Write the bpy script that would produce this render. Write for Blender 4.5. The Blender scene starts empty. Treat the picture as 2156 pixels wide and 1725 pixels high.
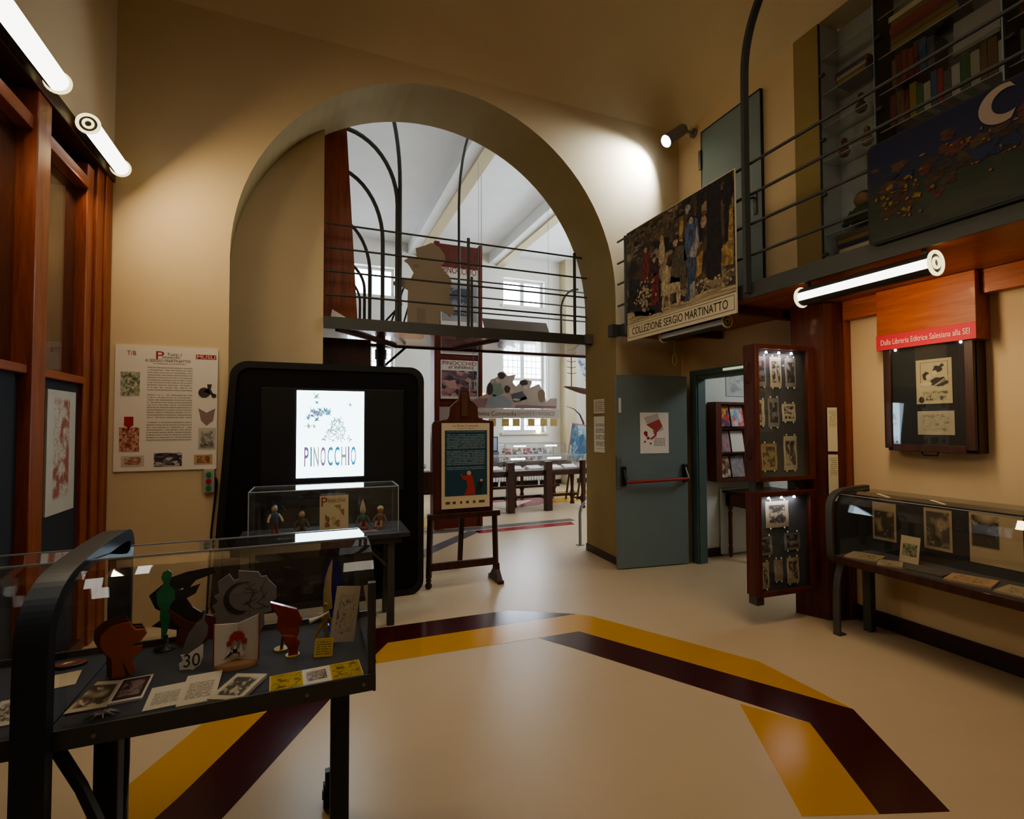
import bpy, math, random
from mathutils import Vector, Matrix
from math import sin, cos, pi, sqrt, radians as rad
random.seed(4)
COL = bpy.context.scene.collection
SC = bpy.context.scene

# ------------------------------------------------------------------ materials
def new_mat(name):
    m = bpy.data.materials.new(name); m.use_nodes = True
    nt = m.node_tree
    for n in list(nt.nodes): nt.nodes.remove(n)
    out = nt.nodes.new('ShaderNodeOutputMaterial')
    return m, nt, out
def N(nt, t, **kw):
    n = nt.nodes.new(t)
    for k, v in kw.items(): setattr(n, k, v)
    return n
def setin(nt, sock, v):
    if hasattr(v, 'is_output'): nt.links.new(v, sock)
    elif isinstance(v, (tuple, list)) and len(v) == 3 and sock.type == 'RGBA': sock.default_value = (*v, 1)
    else: sock.default_value = v
def mth(nt, op, a, b=0.0, c=None):
    n = N(nt, 'ShaderNodeMath', operation=op); setin(nt, n.inputs[0], a); setin(nt, n.inputs[1], b)
    if c is not None: setin(nt, n.inputs[2], c)
    return n.outputs[0]
def mix(nt, f, a, b, mode='MIX'):
    n = N(nt, 'ShaderNodeMix', data_type='RGBA', blend_type=mode)
    setin(nt, n.inputs[0], f); setin(nt, n.inputs[6], a); setin(nt, n.inputs[7], b)
    return n.outputs[2]
def noise(nt, vec, scale, detail=3.0, rough=.55, dist=0.0):
    n = N(nt, 'ShaderNodeTexNoise'); n.inputs['Scale'].default_value = scale
    n.inputs['Detail'].default_value = detail; n.inputs['Roughness'].default_value = rough
    n.inputs['Distortion'].default_value = dist
    if vec is not None: nt.links.new(vec, n.inputs['Vector'])
    return n
def mapping(nt, vec, scale=(1, 1, 1), loc=(0, 0, 0)):
    n = N(nt, 'ShaderNodeMapping'); nt.links.new(vec, n.inputs[0])
    n.inputs['Scale'].default_value = scale; n.inputs['Location'].default_value = loc
    return n.outputs[0]
def ramp(nt, fac, stops, interp='LINEAR'):
    n = N(nt, 'ShaderNodeValToRGB'); n.color_ramp.interpolation = interp
    e = n.color_ramp.elements
    while len(e) < len(stops): e.new(0.5)
    for el, (p, c) in zip(e, stops): el.position = p; el.color = (*c, 1)
    nt.links.new(fac, n.inputs[0]); return n.outputs[0]
def principled(nt, out, col, rough=.5, metal=0., bump=None, bumpk=.1, coat=0., emis=None, es=0., spec=.5):
    p = N(nt, 'ShaderNodeBsdfPrincipled'); setin(nt, p.inputs['Base Color'], col)
    setin(nt, p.inputs['Roughness'], rough); p.inputs['Metallic'].default_value = metal
    p.inputs['Coat Weight'].default_value = coat; p.inputs['Specular IOR Level'].default_value = spec
    if emis is not None:
        setin(nt, p.inputs['Emission Color'], emis); p.inputs['Emission Strength'].default_value = es
    if bump is not None:
        b = N(nt, 'ShaderNodeBump'); b.inputs['Strength'].default_value = bumpk; b.inputs['Distance'].default_value = .01
        nt.links.new(bump, b.inputs['Height']); nt.links.new(b.outputs[0], p.inputs['Normal'])
    nt.links.new(p.outputs[0], out.inputs[0]); return p
def objco(nt): return N(nt, 'ShaderNodeTexCoord').outputs['Object']
def genco(nt): return N(nt, 'ShaderNodeTexCoord').outputs['Generated']

def plain(name, col, rough=.5, metal=0., var=.12, scale=6., bump=0., coat=0., spec=.5):
    m, nt, out = new_mat(name)
    n = noise(nt, objco(nt), scale, 4)
    d = tuple(c * (1 - var) for c in col); l = tuple(min(1, c * (1 + var)) for c in col)
    c = mix(nt, n.outputs[0], d, l)
    principled(nt, out, c, rough, metal, n.outputs[0] if bump else None, bump, coat, spec=spec)
    return m
def wood(name, dark, light, rough=.45, axis=2, scale=1.0, coat=.05):
    m, nt, out = new_mat(name)
    s = [14 * scale] * 3; s[axis] = 1.1 * scale
    v = mapping(nt, objco(nt), tuple(s))
    n = noise(nt, v, 1.6, 6, .6, .8)
    n2 = noise(nt, v, 7., 3, .5)
    f = mth(nt, 'ADD', mth(nt, 'MULTIPLY', n.outputs[0], .75), mth(nt, 'MULTIPLY', n2.outputs[0], .25))
    c = ramp(nt, f, [(.3, dark), (.5, tuple((a + b) / 2 for a, b in zip(dark, light))), (.7, light)])
    principled(nt, out, c, rough, 0, f, .06, coat)
    return m
def emit(name, col, strength):
    m, nt, out = new_mat(name)
    n = noise(nt, objco(nt), 3., 2)
    c = mix(nt, mth(nt, 'MULTIPLY', n.outputs[0], .1), col, tuple(x * .8 for x in col))
    e = N(nt, 'ShaderNodeEmission'); setin(nt, e.inputs[0], c); e.inputs[1].default_value = strength
    nt.links.new(e.outputs[0], out.inputs[0]); return m
def glass(name, tint=(1, 1, 1), refl=1.0, haze=0.0, hazecol=(.6, .6, .6)):
    m, nt, out = new_mat(name)
    t = N(nt, 'ShaderNodeBsdfTransparent'); setin(nt, t.inputs[0], tint)
    g = N(nt, 'ShaderNodeBsdfGlossy'); g.inputs['Roughness'].default_value = .02
    nz = noise(nt, objco(nt), 3., 2)
    setin(nt, g.inputs['Color'], mix(nt, nz.outputs[0], (.92, .92, .92), (1, 1, 1)))
    ge = N(nt, 'ShaderNodeNewGeometry'); dp = N(nt, 'ShaderNodeVectorMath', operation='DOT_PRODUCT')
    nt.links.new(ge.outputs['Normal'], dp.inputs[0]); nt.links.new(ge.outputs['Incoming'], dp.inputs[1])
    ca = mth(nt, 'SUBTRACT', 1.0, mth(nt, 'ABSOLUTE', dp.outputs['Value']))     # Schlick's approximation, the same from both sides
    f = mth(nt, 'MULTIPLY', mth(nt, 'MULTIPLY_ADD', mth(nt, 'POWER', ca, 5.0), .95, .045), refl)
    mx = N(nt, 'ShaderNodeMixShader'); nt.links.new(f, mx.inputs[0])
    nt.links.new(t.outputs[0], mx.inputs[1]); nt.links.new(g.outputs[0], mx.inputs[2])
    res = mx.outputs[0]
    if haze:
        d = N(nt, 'ShaderNodeBsdfDiffuse'); setin(nt, d.inputs[0], hazecol)
        m2 = N(nt, 'ShaderNodeMixShader'); m2.inputs[0].default_value = haze
        nt.links.new(res, m2.inputs[1]); nt.links.new(d.outputs[0], m2.inputs[2]); res = m2.outputs[0]
    nt.links.new(res, out.inputs[0]); return m

# printed matter: u,v picked from Generated coordinates of the sheet (ax = the two in-plane axes)
def uv(nt, ax):
    s = N(nt, 'ShaderNodeSeparateXYZ'); nt.links.new(genco(nt), s.inputs[0])
    u, v = s.outputs[ax[0]], s.outputs[ax[1]]
    c = N(nt, 'ShaderNodeCombineXYZ'); nt.links.new(u, c.inputs[0]); nt.links.new(v, c.inputs[1])
    return u, v, c.outputs[0]
def window_mask(nt, u, v, r, soft=.04):
    u0, v0, u1, v1 = r
    def ss(x, a, b):
        n = N(nt, 'ShaderNodeMapRange', interpolation_type='SMOOTHSTEP'); setin(nt, n.inputs[0], x)
        n.inputs[1].default_value = a; n.inputs[2].default_value = b; return n.outputs[0]
    m = mth(nt, 'MULTIPLY', ss(u, u0, u0 + soft), ss(u, u1, u1 - soft))
    return mth(nt, 'MULTIPLY', m, mth(nt, 'MULTIPLY', ss(v, v0, v0 + soft), ss(v, v1, v1 - soft)))
def sketch(name, bg, ink, seed, scale=5., density=.5, ax=(0, 2), rect=(.12, .12, .88, .88), lines=True, rough=.85, glow=0):
    m, nt, out = new_mat(name)
    u, v, c = uv(nt, ax)
    p = mapping(nt, c, (1, 1.3, 1), (seed * 3.7, seed * 1.9, 0))
    n1 = noise(nt, p, scale, 5, .6, .6)
    n2 = noise(nt, p, scale * 2.3, 3, .5, 1.5)
    n3 = noise(nt, p, scale * .45, 1, .5)
    k = .62 - density * .22
    blot = ramp(nt, n1.outputs[0], [(k - .05, (0, 0, 0)), (k + .03, (1, 1, 1))])
    ln = mth(nt, 'ABSOLUTE', mth(nt, 'SUBTRACT', n2.outputs[0], .5))
    ln = ramp(nt, ln, [(.012, (1, 1, 1)), (.035, (0, 0, 0))])
    patch = ramp(nt, n3.outputs[0], [(.36, (0, 0, 0)), (.48, (1, 1, 1))])
    f = mth(nt, 'MULTIPLY', blot, patch)
    if lines: f = mth(nt, 'MAXIMUM', mth(nt, 'MULTIPLY', ln, .7), f)
    f = mth(nt, 'MULTIPLY', f, window_mask(nt, u, v, rect, .05))
    stain = noise(nt, c, 3., 4)
    bgc = mix(nt, stain.outputs[0], tuple(x * .85 for x in bg), tuple(min(1, x * 1.1) for x in bg))
    col = mix(nt, mth(nt, 'MULTIPLY', f, .92), bgc, ink)
    principled(nt, out, col, rough, emis=col if glow else None, es=glow); return m
def painting(name, stops, seed, scale=4., ax=(0, 2), sky=None, rough=.6, border=None, rect=(.05, .05, .95, .95), detail=4., skyrange=(.45, .75), glow=0):
    m, nt, out = new_mat(name)
    u, v, c = uv(nt, ax)
    p = mapping(nt, c, (1, 1, 1), (seed * 2.3, seed * 5.1, 0))
    n1 = noise(nt, p, scale, detail, .65, 1.2)
    vo = N(nt, 'ShaderNodeTexVoronoi'); vo.inputs['Scale'].default_value = scale * 1.7
    wv = N(nt, 'ShaderNodeVectorMath', operation='ADD'); nt.links.new(p, wv.inputs[0])
    sc = N(nt, 'ShaderNodeVectorMath', operation='SCALE'); nt.links.new(n1.outputs['Color'], sc.inputs[0]); sc.inputs['Scale'].default_value = .25
    nt.links.new(sc.outputs[0], wv.inputs[1]); nt.links.new(wv.outputs[0], vo.inputs['Vector'])
    s = N(nt, 'ShaderNodeSeparateColor'); nt.links.new(vo.outputs['Color'], s.inputs[0])
    f = mth(nt, 'ADD', mth(nt, 'MULTIPLY', s.outputs[0], .6), mth(nt, 'MULTIPLY', n1.outputs[0], .5))
    col = ramp(nt, f, stops)
    if sky:
        g = N(nt, 'ShaderNodeMapRange', interpolation_type='SMOOTHSTEP'); nt.links.new(mth(nt, 'ADD', v, mth(nt, 'MULTIPLY', n1.outputs[0], .15)), g.inputs[0])
        g.inputs[1].default_value = skyrange[0]; g.inputs[2].default_value = skyrange[1]
        col = mix(nt, g.outputs[0], col, sky)
    if border: col = mix(nt, window_mask(nt, u, v, rect, .01), border, col)
    principled(nt, out, col, rough, emis=col if glow else None, es=glow); return m
def textrows(name, bg, ink, rows, ax=(0, 2), rect=(.1, .08, .9, .92), words=26., fill=.5, rough=.8, seed=1., para=None, glow=0):
    m, nt, out = new_mat(name)
    u, v, c = uv(nt, ax)
    r = mth(nt, 'MULTIPLY', v, float(rows))
    fr = mth(nt, 'FRACT', r); row = mth(nt, 'FLOOR', r)
    inrow = mth(nt, 'LESS_THAN', fr, fill)
    cc = N(nt, 'ShaderNodeCombineXYZ'); nt.links.new(mth(nt, 'MULTIPLY', u, words), cc.inputs[0]); nt.links.new(mth(nt, 'MULTIPLY', row, 7.31 + seed), cc.inputs[1])
    nz = noise(nt, cc.outputs[0], 1., 1)
    w = mth(nt, 'GREATER_THAN', nz.outputs[0], .40)
    f = mth(nt, 'MULTIPLY', mth(nt, 'MULTIPLY', inrow, w), window_mask(nt, u, v, rect, .005))
    if para:
        pr = mth(nt, 'GREATER_THAN', mth(nt, 'FRACT', mth(nt, 'DIVIDE', mth(nt, 'ADD', row, seed), float(para))), .99 / para)
        f = mth(nt, 'MULTIPLY', f, pr)
    st = noise(nt, c, 4., 3)
    b = mix(nt, st.outputs[0], tuple(x * .93 for x in bg), bg)
    col = mix(nt, mth(nt, 'MULTIPLY', f, .8), b, ink)
    principled(nt, out, col, rough, emis=col if glow else None, es=glow); return m

# ------------------------------------------------------------------ geometry
class B:
    def __init__(s): s.v = []; s.f = []; s.sm = []; s.mi = []; s.cur = 0
    def add(s, vs, fs, smooth=False):
        o = len(s.v); s.v += [tuple(v) for v in vs]
        for f in fs: s.f.append(tuple(o + i for i in f)); s.sm.append(smooth); s.mi.append(s.cur)
        return s
    def box(s, x0, x1, y0, y1, z0, z1):
        if x0 > x1: x0, x1 = x1, x0
        if y0 > y1: y0, y1 = y1, y0
        if z0 > z1: z0, z1 = z1, z0
        return s.add([(x0,y0,z0),(x1,y0,z0),(x1,y1,z0),(x0,y1,z0),(x0,y0,z1),(x1,y0,z1),(x1,y1,z1),(x0,y1,z1)],
              [(0,3,2,1),(4,5,6,7),(0,1,5,4),(1,2,6,5),(2,3,7,6),(3,0,4,7)])
    def obox(s, c, size, M):
        hx, hy, hz = [a / 2 for a in size]; c = Vector(c)
        p = [c + M @ Vector((sx*hx, sy*hy, sz*hz)) for sz in (-1,1) for sx, sy in ((-1,-1),(1,-1),(1,1),(-1,1))]
        return s.add(p, [(0,3,2,1),(4,5,6,7),(0,1,5,4),(1,2,6,5),(2,3,7,6),(3,0,4,7)])
    def prism(s, pts, ax, a0, a1):
        # pts 2D in the two remaining axes (in xyz order)
        def mk(p, a):
            if ax == 'x': return (a, p[0], p[1])
            if ax == 'y': return (p[0], a, p[1])
            return (p[0], p[1], a)
        A = sum(pts[i][0]*pts[(i+1)%len(pts)][1]-pts[(i+1)%len(pts)][0]*pts[i][1] for i in range(len(pts)))
        if A < 0: pts = pts[::-1]
        if a0 > a1: a0, a1 = a1, a0
        n = len(pts); vs = [mk(p, a0) for p in pts] + [mk(p, a1) for p in pts]
        flip = ax == 'y'
        fs = [tuple(range(n))[::-1], tuple(range(n, 2*n))] + [(i, (i+1)%n, n+(i+1)%n, n+i) for i in range(n)]
        if flip: fs = [f[::-1] for f in fs]
        return s.add(vs, fs)
    def tube(s, path, r, n=10, cap=True, closed=False):
        P = [Vector(p) for p in path]; m = len(P)
        rr = r if isinstance(r, (list, tuple)) else [r]*m
        rings = []; up = None
        for i in range(m):
            if closed: t = (P[(i+1)%m] - P[i-1]).normalized()
            else: t = (P[min(i+1,m-1)] - P[max(i-1,0)]).normalized()
            if up is None:
                up = Vector((0,0,1)) if abs(t.z) < .9 else Vector((1,0,0))
            a = (up - t*up.dot(t)).normalized(); b = t.cross(a); up = a
            rings.append([P[i] + (a*cos(2*pi*k/n) + b*sin(2*pi*k/n))*rr[i] for k in range(n)])
        vs = [v for R in rings for v in R]; fs = []
        for i in range(m if closed else m-1):
            j = (i+1) % m
            for k in range(n): fs.append((i*n+k, i*n+(k+1)%n, j*n+(k+1)%n, j*n+k))
        s.add(vs, fs, True)
        if cap and not closed:
            s.add(rings[0], [tuple(range(n))[::-1]]); s.add(rings[-1], [tuple(range(n))])
        return s
    def cyl(s, p0, p1, r0, r1=None, n=16): return s.tube([p0, p1], [r0, r0 if r1 is None else r1], n)
    def bar(s, path, w, t, wdir):
        # flat bar swept along a path: width w along wdir, thickness t across it
        P = [Vector(p) for p in path]; W = Vector(wdir).normalized(); m = len(P); R = []
        for i in range(m):
            d = (P[min(i+1,m-1)] - P[max(i-1,0)]).normalized(); nn = d.cross(W).normalized()
            R.append([P[i] + W*a*w/2 + nn*b*t/2 for a, b in ((-1,-1),(1,-1),(1,1),(-1,1))])
        vs = [v for q in R for v in q]; fs = [(0,1,2,3)[::-1], tuple(4*(m-1)+k for k in range(4))]
        for i in range(m-1):
            for k in range(4): fs.append((4*i+k, 4*i+(k+1)%4, 4*i+4+(k+1)%4, 4*i+4+k))
        return s.add(vs, fs)
    def lathe(s, prof, c=(0,0,0), n=20):
        c = Vector(c); vs = []; fs = []; m = len(prof)
        for r, z in prof:
            for k in range(n): vs.append(c + Vector((r*cos(2*pi*k/n), r*sin(2*pi*k/n), z)))
        for i in range(m-1):
            for k in range(n): fs.append((i*n+k, i*n+(k+1)%n, (i+1)*n+(k+1)%n, (i+1)*n+k))
        s.add(vs, fs, True)
        s.add(vs[:n], [tuple(range(n))[::-1]]); s.add(vs[-n:], [tuple(range(n))]); return s
    def ell(s, c, r, n=16, m=10):
        if isinstance(r, (int, float)): r = (r, r, r)
        prof = [(sin(pi*i/m), -cos(pi*i/m)) for i in range(m+1)]
        vs = []; fs = []
        for a, z in prof:
            for k in range(n): vs.append((c[0]+r[0]*max(a,1e-4)*cos(2*pi*k/n), c[1]+r[1]*max(a,1e-4)*sin(2*pi*k/n), c[2]+r[2]*z))
        for i in range(m):
            for k in range(n): fs.append((i*n+k, i*n+(k+1)%n, (i+1)*n+(k+1)%n, (i+1)*n+k))
        return s.add(vs, fs, True)
    def quad(s, *p): return s.add(p, [tuple(range(len(p)))])
    def grid(s, f, nu, nv, smooth=True):
        vs = [f(i/nu, j/nv) for j in range(nv+1) for i in range(nu+1)]
        fs = [(j*(nu+1)+i, j*(nu+1)+i+1, (j+1)*(nu+1)+i+1, (j+1)*(nu+1)+i) for j in range(nv) for i in range(nu)]
        return s.add(vs, fs, smooth)
    def build(s, name, mat, parent=None, bevel=0.):
        me = bpy.data.meshes.new(name); me.from_pydata(s.v, [], s.f); me.update()
        for p, sm, mi in zip(me.polygons, s.sm, s.mi): p.use_smooth = sm; p.material_index = mi
        for mm in (mat if isinstance(mat, (list, tuple)) else [mat]): me.materials.append(mm)
        o = bpy.data.objects.new(name, me); COL.objects.link(o)
        if parent is not None: o.parent = parent
        if bevel:
            b = o.modifiers.new('bevel', 'BEVEL'); b.width = bevel; b.segments = 2; b.limit_method = 'ANGLE'; b.angle_limit = rad(50)
        return o
def tag(o, label=None, cat=None, group=None, kind=None):
    if label: o['label'] = label
    if cat: o['category'] = cat
    if group: o['group'] = group
    if kind: o['kind'] = kind
    return o
def thing(name, label, cat, loc=(0,0,0), rot=(0,0,0), group=None):
    o = bpy.data.objects.new(name, None); COL.objects.link(o); o.empty_display_size = .05
    o.location = loc; o.rotation_euler = rot if isinstance(rot, tuple) else (0,0,rot)
    return tag(o, label, cat, group)
def struct(name, b, m, parent=None):
    o = b.build(name, m, parent)
    if parent is None: o['kind'] = 'structure'
    return o
def put(o, loc, rot=(0,0,0)):
    o.location = loc; o.rotation_euler = rot if isinstance(rot, tuple) else (0,0,rot); return o
def copy_tree(o, parent=None):
    c = o.copy(); COL.objects.link(c); c.parent = parent
    for ch in list(o.children): copy_tree(ch, c)
    return c
def lettering(body, x, z, w, h, mat, parent, y=-.002, name='lettering', flat=False, bold=0.):
    """text standing in the local XZ plane facing -Y (or lying in XY if flat), fitted to w x h, centred at (x, z)"""
    cu = bpy.data.curves.new('txt', 'FONT'); cu.body = body; cu.size = 1; cu.extrude = 0; cu.resolution_u = 3; cu.offset = bold
    o = bpy.data.objects.new('txt', cu); COL.objects.link(o)
    bpy.context.view_layer.update()
    me = bpy.data.meshes.new_from_object(o.evaluated_get(bpy.context.evaluated_depsgraph_get()))
    bpy.data.objects.remove(o); bpy.data.curves.remove(cu)
    xs = [v.co.x for v in me.vertices]; ys = [v.co.y for v in me.vertices]
    x0, x1, y0, y1 = min(xs), max(xs), min(ys), max(ys)
    sx = w / max(1e-6, x1 - x0); sy = h / max(1e-6, y1 - y0)
    for v in me.vertices:
        a = (v.co.x - (x0 + x1)/2)*sx; b = (v.co.y - (y0 + y1)/2)*sy
        v.co = Vector((x + a, z + b, y)) if flat else Vector((x + a, y, z + b))
    me.materials.clear(); me.materials.append(mat)
    t = bpy.data.objects.new(name, me); COL.objects.link(t); t.parent = parent
    return t
def sheet(w, h, t=.004):
    """upright sheet, origin at the middle of its base, front facing -Y"""
    return B().box(-w/2, w/2, -t/2, t/2, 0, h)
def flat(w, h, t=.003): return B().box(-w/2, w/2, -h/2, h/2, 0, t)
def arcpts(cx, cz, r, a0, a1, n): return [(cx + r*cos(a0 + (a1-a0)*i/n), cz + r*sin(a0 + (a1-a0)*i/n)) for i in range(n+1)]
def rrect(w, h, r, n=6, x0=0, z0=0):
    p = []
    for cx, cz, a in ((w/2-r, h-r, 0), (-w/2+r, h-r, pi/2), (-w/2+r, r, pi), (w/2-r, r, 3*pi/2)):
        p += [(x0 + cx + r*cos(a + pi/2*i/n), z0 + cz + r*sin(a + pi/2*i/n)) for i in range(n+1)]
    return p
def ringprism(b, outer, inner, ax, a0, a1):
    n = len(outer)
    for i in range(n):
        j = (i+1) % n
        b.prism([outer[i], outer[j], inner[j], inner[i]], ax, a0, a1)
    return b
K_WIN, K_SIDE, K_TUBE, K_RT, K_HALL_FILL, K_SPOT, K_ROOM, K_LED, K_SCR, K_SUN, K_SKY, EXPO = 32, 205, 12, 8.5, 22, 200, 26, .9, 6, 2.0, 10.0, -.12
# ------------------------------------------------------------------ palette
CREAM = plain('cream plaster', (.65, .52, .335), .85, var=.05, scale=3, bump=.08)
CREAMR = plain('cream plaster right', (.70, .54, .34), .85, var=.05, scale=3, bump=.08)
WHITEW = plain('pale vault plaster', (.60, .53, .42), .9, var=.05, scale=2.5, bump=.08)
FARW = plain('far room plaster', (.78, .76, .70), .9, var=.05, scale=2.5)
FARC = plain('far room ceiling', (.80, .81, .82), .9, var=.07, scale=2)
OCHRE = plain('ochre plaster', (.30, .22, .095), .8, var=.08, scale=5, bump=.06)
OCHREL = plain('light ochre band', (.58, .50, .33), .8, var=.06)
FLOORM = plain('cream vinyl floor', (.58, .445, .29), .34, var=.06, scale=2.2, spec=.5)
MAROON = plain('maroon inlay', (.060, .010, .009), .22, var=.1, scale=2)
YELLOW = plain('ochre yellow inlay', (.56, .29, .025), .24, var=.08, scale=2)
GREYIN = plain('grey inlay', (.16, .16, .17), .22, var=.1)
REDIN = plain('red inlay', (.32, .04, .05), .22, var=.1)
SKIRT = plain('dark skirting', (.045, .02, .016), .5)
STEEL = plain('grey painted steel', (.085, .085, .078), .45, .2, var=.1)
STEELD = plain('dark blue grey steel', (.030, .036, .045), .42, .2, var=.1)
STEELB = plain('slate blue steel', (.030, .042, .062), .4, .2, var=.1)
STEELL = plain('pale grey steel', (.26, .26, .26), .4, .6, var=.06)
BLACK = plain('black matt panel', (.008, .008, .010), .6, var=.3, spec=.25)
BLACKF = plain('black rubber frame', (.013, .012, .012), .5, var=.2)
BLACKP = plain('black plastic', (.018, .018, .02), .4)
NAVY = plain('dark slate felt', (.028, .031, .035), .9, var=.15, scale=30)
NAVYL = plain('slate blue felt', (.062, .074, .10), .9, var=.12, scale=30)
GREYFELT = plain('grey felt', (.085, .085, .09), .95, var=.12, scale=30)
REDWOOD = wood('red stained wood', (.13, .022, .006), (.36, .085, .018))
REDWOODX = wood('red stained wood across', (.20, .042, .010), (.44, .125, .032), axis=1)
DARKWOOD = wood('dark walnut wood', (.030, .009, .005), (.085, .028, .013))
MAHOG = wood('mahogany wood', (.055, .010, .006), (.15, .034, .016))
MAHOGX = wood('mahogany board', (.10, .022, .014), (.17, .05, .03), axis=0, rough=.25, coat=.5)
PALEWOOD = wood('pale wood', (.40, .20, .09), (.60, .36, .19), axis=0)
DOORB = plain('blue grey door paint', (.165, .215, .22), .5, var=.05)
FRAMEG = plain('green door frame paint', (.085, .135, .13), .5, var=.06)
PAPERW = plain('white paper', (.78, .74, .68), .85, var=.04)
PAPERC = plain('cream paper', (.70, .60, .42), .85, var=.06)
BOARDB = plain('beige board', (.44, .37, .29), .85, var=.04)
BOARDG = plain('grey brown board', (.22, .19, .17), .85, var=.05)
WHITEP = plain('white plastic', (.72, .72, .70), .4, var=.03)
CREAMP = plain('cream plastic', (.75, .70, .45), .4, var=.05)
REDP = plain('red plastic', (.45, .02, .02), .4)
GREENP = plain('green plastic', (.03, .25, .07), .4)
REDBAR = plain('red bar', (.32, .035, .035), .45)
INK = plain('dark ink', (.03, .025, .025), .8)
INKB = plain('brown ink', (.16, .07, .05), .8)
INKR = plain('red ink', (.35, .03, .03), .8)
CRIMSON = plain('crimson label', (.62, .035, .06), .6, var=.04)
LETTERP = plain('pale lettering', (.80, .70, .60), .7)
ORANGE = plain('orange cut board', (.52, .11, .012), .6)
DKRED = plain('dark red cut board', (.16, .018, .018), .5)
GREENC = plain('green cut board', (.0, .28, .11), .5)
GREYC = plain('grey cut board', (.27, .24, .235), .7, var=.2, scale=25)
REDGL = plain('red lacquer', (.30, .008, .012), .2, var=.1, coat=.6)
GOLD = plain('gold figure', (.50, .33, .02), .35, .3)
BONE = plain('bone', (.50, .38, .20), .4)
BLUET = glass('blue acrylic', (.05, .06, .75), .8, .35, (.01, .01, .35))
ACRYL = glass('clear acrylic', (.965, .97, .97), 1.35, .012)
ACRYLE = plain('acrylic edge', (.42, .45, .47), .2, var=.03)
PANE = glass('cabinet glass', (.93, .95, .95), 1.0, .01)
WPANE = glass('window glass', (.97, .98, 1.), .6)
FROST = glass('clear tube', (.9, .9, .9), .7, .10, (.7, .7, .7))
TUBEW = emit('cool fluorescent tube', (.93, .95, 1.0), 7.0)
TUBEY = emit('yellow glowing end ring', (1.0, .88, .45), 2.0)
TUBEC = emit('fluorescent slit', (1.0, .97, .90), 5.0)
SPOTE = emit('cold flood lamp face', (.85, .95, 1.0), 30.0)
LEDE = emit('small white leds', (1.0, .95, 1.0), 14.0)
WARML = emit('warm lamp', (1.0, .55, .15), 3.5)
SCREENW = emit('bright screen', (.72, .93, 1.0), 5.5)
SCRB = emit('screen blue', (.03, .30, .55), 1.2)
SCRT = emit('screen teal', (.35, .62, .62), 1.1)
SCRP = emit('screen purple', (.30, .16, .42), 1.0)
SCRG = emit('screen grey', (.42, .47, .42), 1.0)
FIG1 = plain('olive cloth', (.07, .06, .04), .8); FIG2 = plain('skin paint', (.48, .28, .16), .6)
FIG3 = plain('teal paint', (.03, .10, .09), .6); FIG4 = plain('red paint', (.26, .03, .03), .6)
FIG5 = plain('brown paint', (.17, .075, .035), .6); FIG6 = plain('cream paint', (.55, .43, .28), .6)
FIG7 = plain('blue paint', (.05, .09, .15), .6)
P_SK = [sketch('ink drawing %d' % i, bg, (.035, .03, .03), i*1.3 + .4, sc, de) for i, (bg, sc, de) in enumerate([
    ((.55, .47, .36), 5, .9), ((.50, .42, .31), 6, .8), ((.62, .54, .42), 4, .55), ((.27, .25, .24), 7, 1.1), ((.58, .49, .36), 6, .7), ((.32, .29, .26), 5, 1.2)])]
P_SKF = [sketch('flat drawing %d' % i, bg, (.05, .045, .04), i*1.7 + .2, sc, de, ax=(0, 1)) for i, (bg, sc, de) in enumerate([
    ((.66, .60, .50), 7, .9), ((.55, .45, .33), 5, .4), ((.62, .42, .02), 5, .3), ((.68, .62, .55), 8, .6)])]
P_TX = textrows('printed page', (.72, .66, .56), (.10, .09, .08), 24, ax=(0, 1), rect=(.15, .15, .85, .7), words=20)
P_TXU = textrows('printed notice', (.70, .68, .62), (.12, .11, .10), 22, rect=(.12, .1, .88, .8), words=14, para=4)
P_TXS = textrows('caption strip', (.66, .60, .42), (.30, .26, .14), 22, rect=(.2, .55, .9, .93), words=8)
# ------------------------------------------------------------------ the shell of the near room
YA, YB = 4.80, 5.55            # front and back face of the arch wall
XL, XR = -1.45, 4.13           # near room side walls
AF = (1.287, 3.026, 1.925)     # arch circle on the front face
AB = (1.255, 2.985, 2.000)     # and on the back face (slightly splayed)
H = 6.35
def arch_face(b, y, A, x0, x1, z1, n=40, flip=False):
    cx, cz, r = A
    p = arcpts(cx, cz, r, pi, 0, n)
    def q(*c): b.quad(*(c if flip else c[::-1]))
    q((x0,y,0),(x0,y,z1),(cx-r,y,z1),(cx-r,y,0))
    q((cx+r,y,0),(cx+r,y,z1),(x1,y,z1),(x1,y,0))
    for (xa, za), (xb, zb) in zip(p, p[1:]): q((xa,y,za),(xa,y,z1),(xb,y,z1),(xb,y,zb))
b = B(); arch_face(b, YA, AF, -2.3, 6.6, H); struct('wall_back', b, CREAM)
b = B(); arch_face(b, YB, AB, -2.5, 7.6, H, flip=True); struct('wall_far_front', b, FARW)
b = B()
pf = [(AF[0]-AF[2], 0)] + arcpts(AF[0], AF[1], AF[2], pi, 0, 48) + [(AF[0]+AF[2], 0)]
pb = [(AB[0]-AB[2], 0)] + arcpts(AB[0], AB[1], AB[2], pi, 0, 48) + [(AB[0]+AB[2], 0)]
for i in range(len(pf)-1):
    b.add([(pf[i][0],YA,pf[i][1]),(pf[i+1][0],YA,pf[i+1][1]),(pb[i+1][0],YB,pb[i+1][1]),(pb[i][0],YB,pb[i][1])], [(0,1,2,3)], 0 < i < len(pf)-2)
b.add([(-2.3,YA,H),(6.6,YA,H),(6.6,YB,H),(-2.3,YB,H)],[(0,1,2,3)])
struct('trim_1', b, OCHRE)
# skirting round the pier
b = B(); b.prism([(3.200,4.77),(3.36,4.77),(3.36,4.80),(3.212,4.80),(3.255,5.55),(3.241,5.55)], 'z', 0, .085); struct('baseboard_pier', b, SKIRT)
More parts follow.
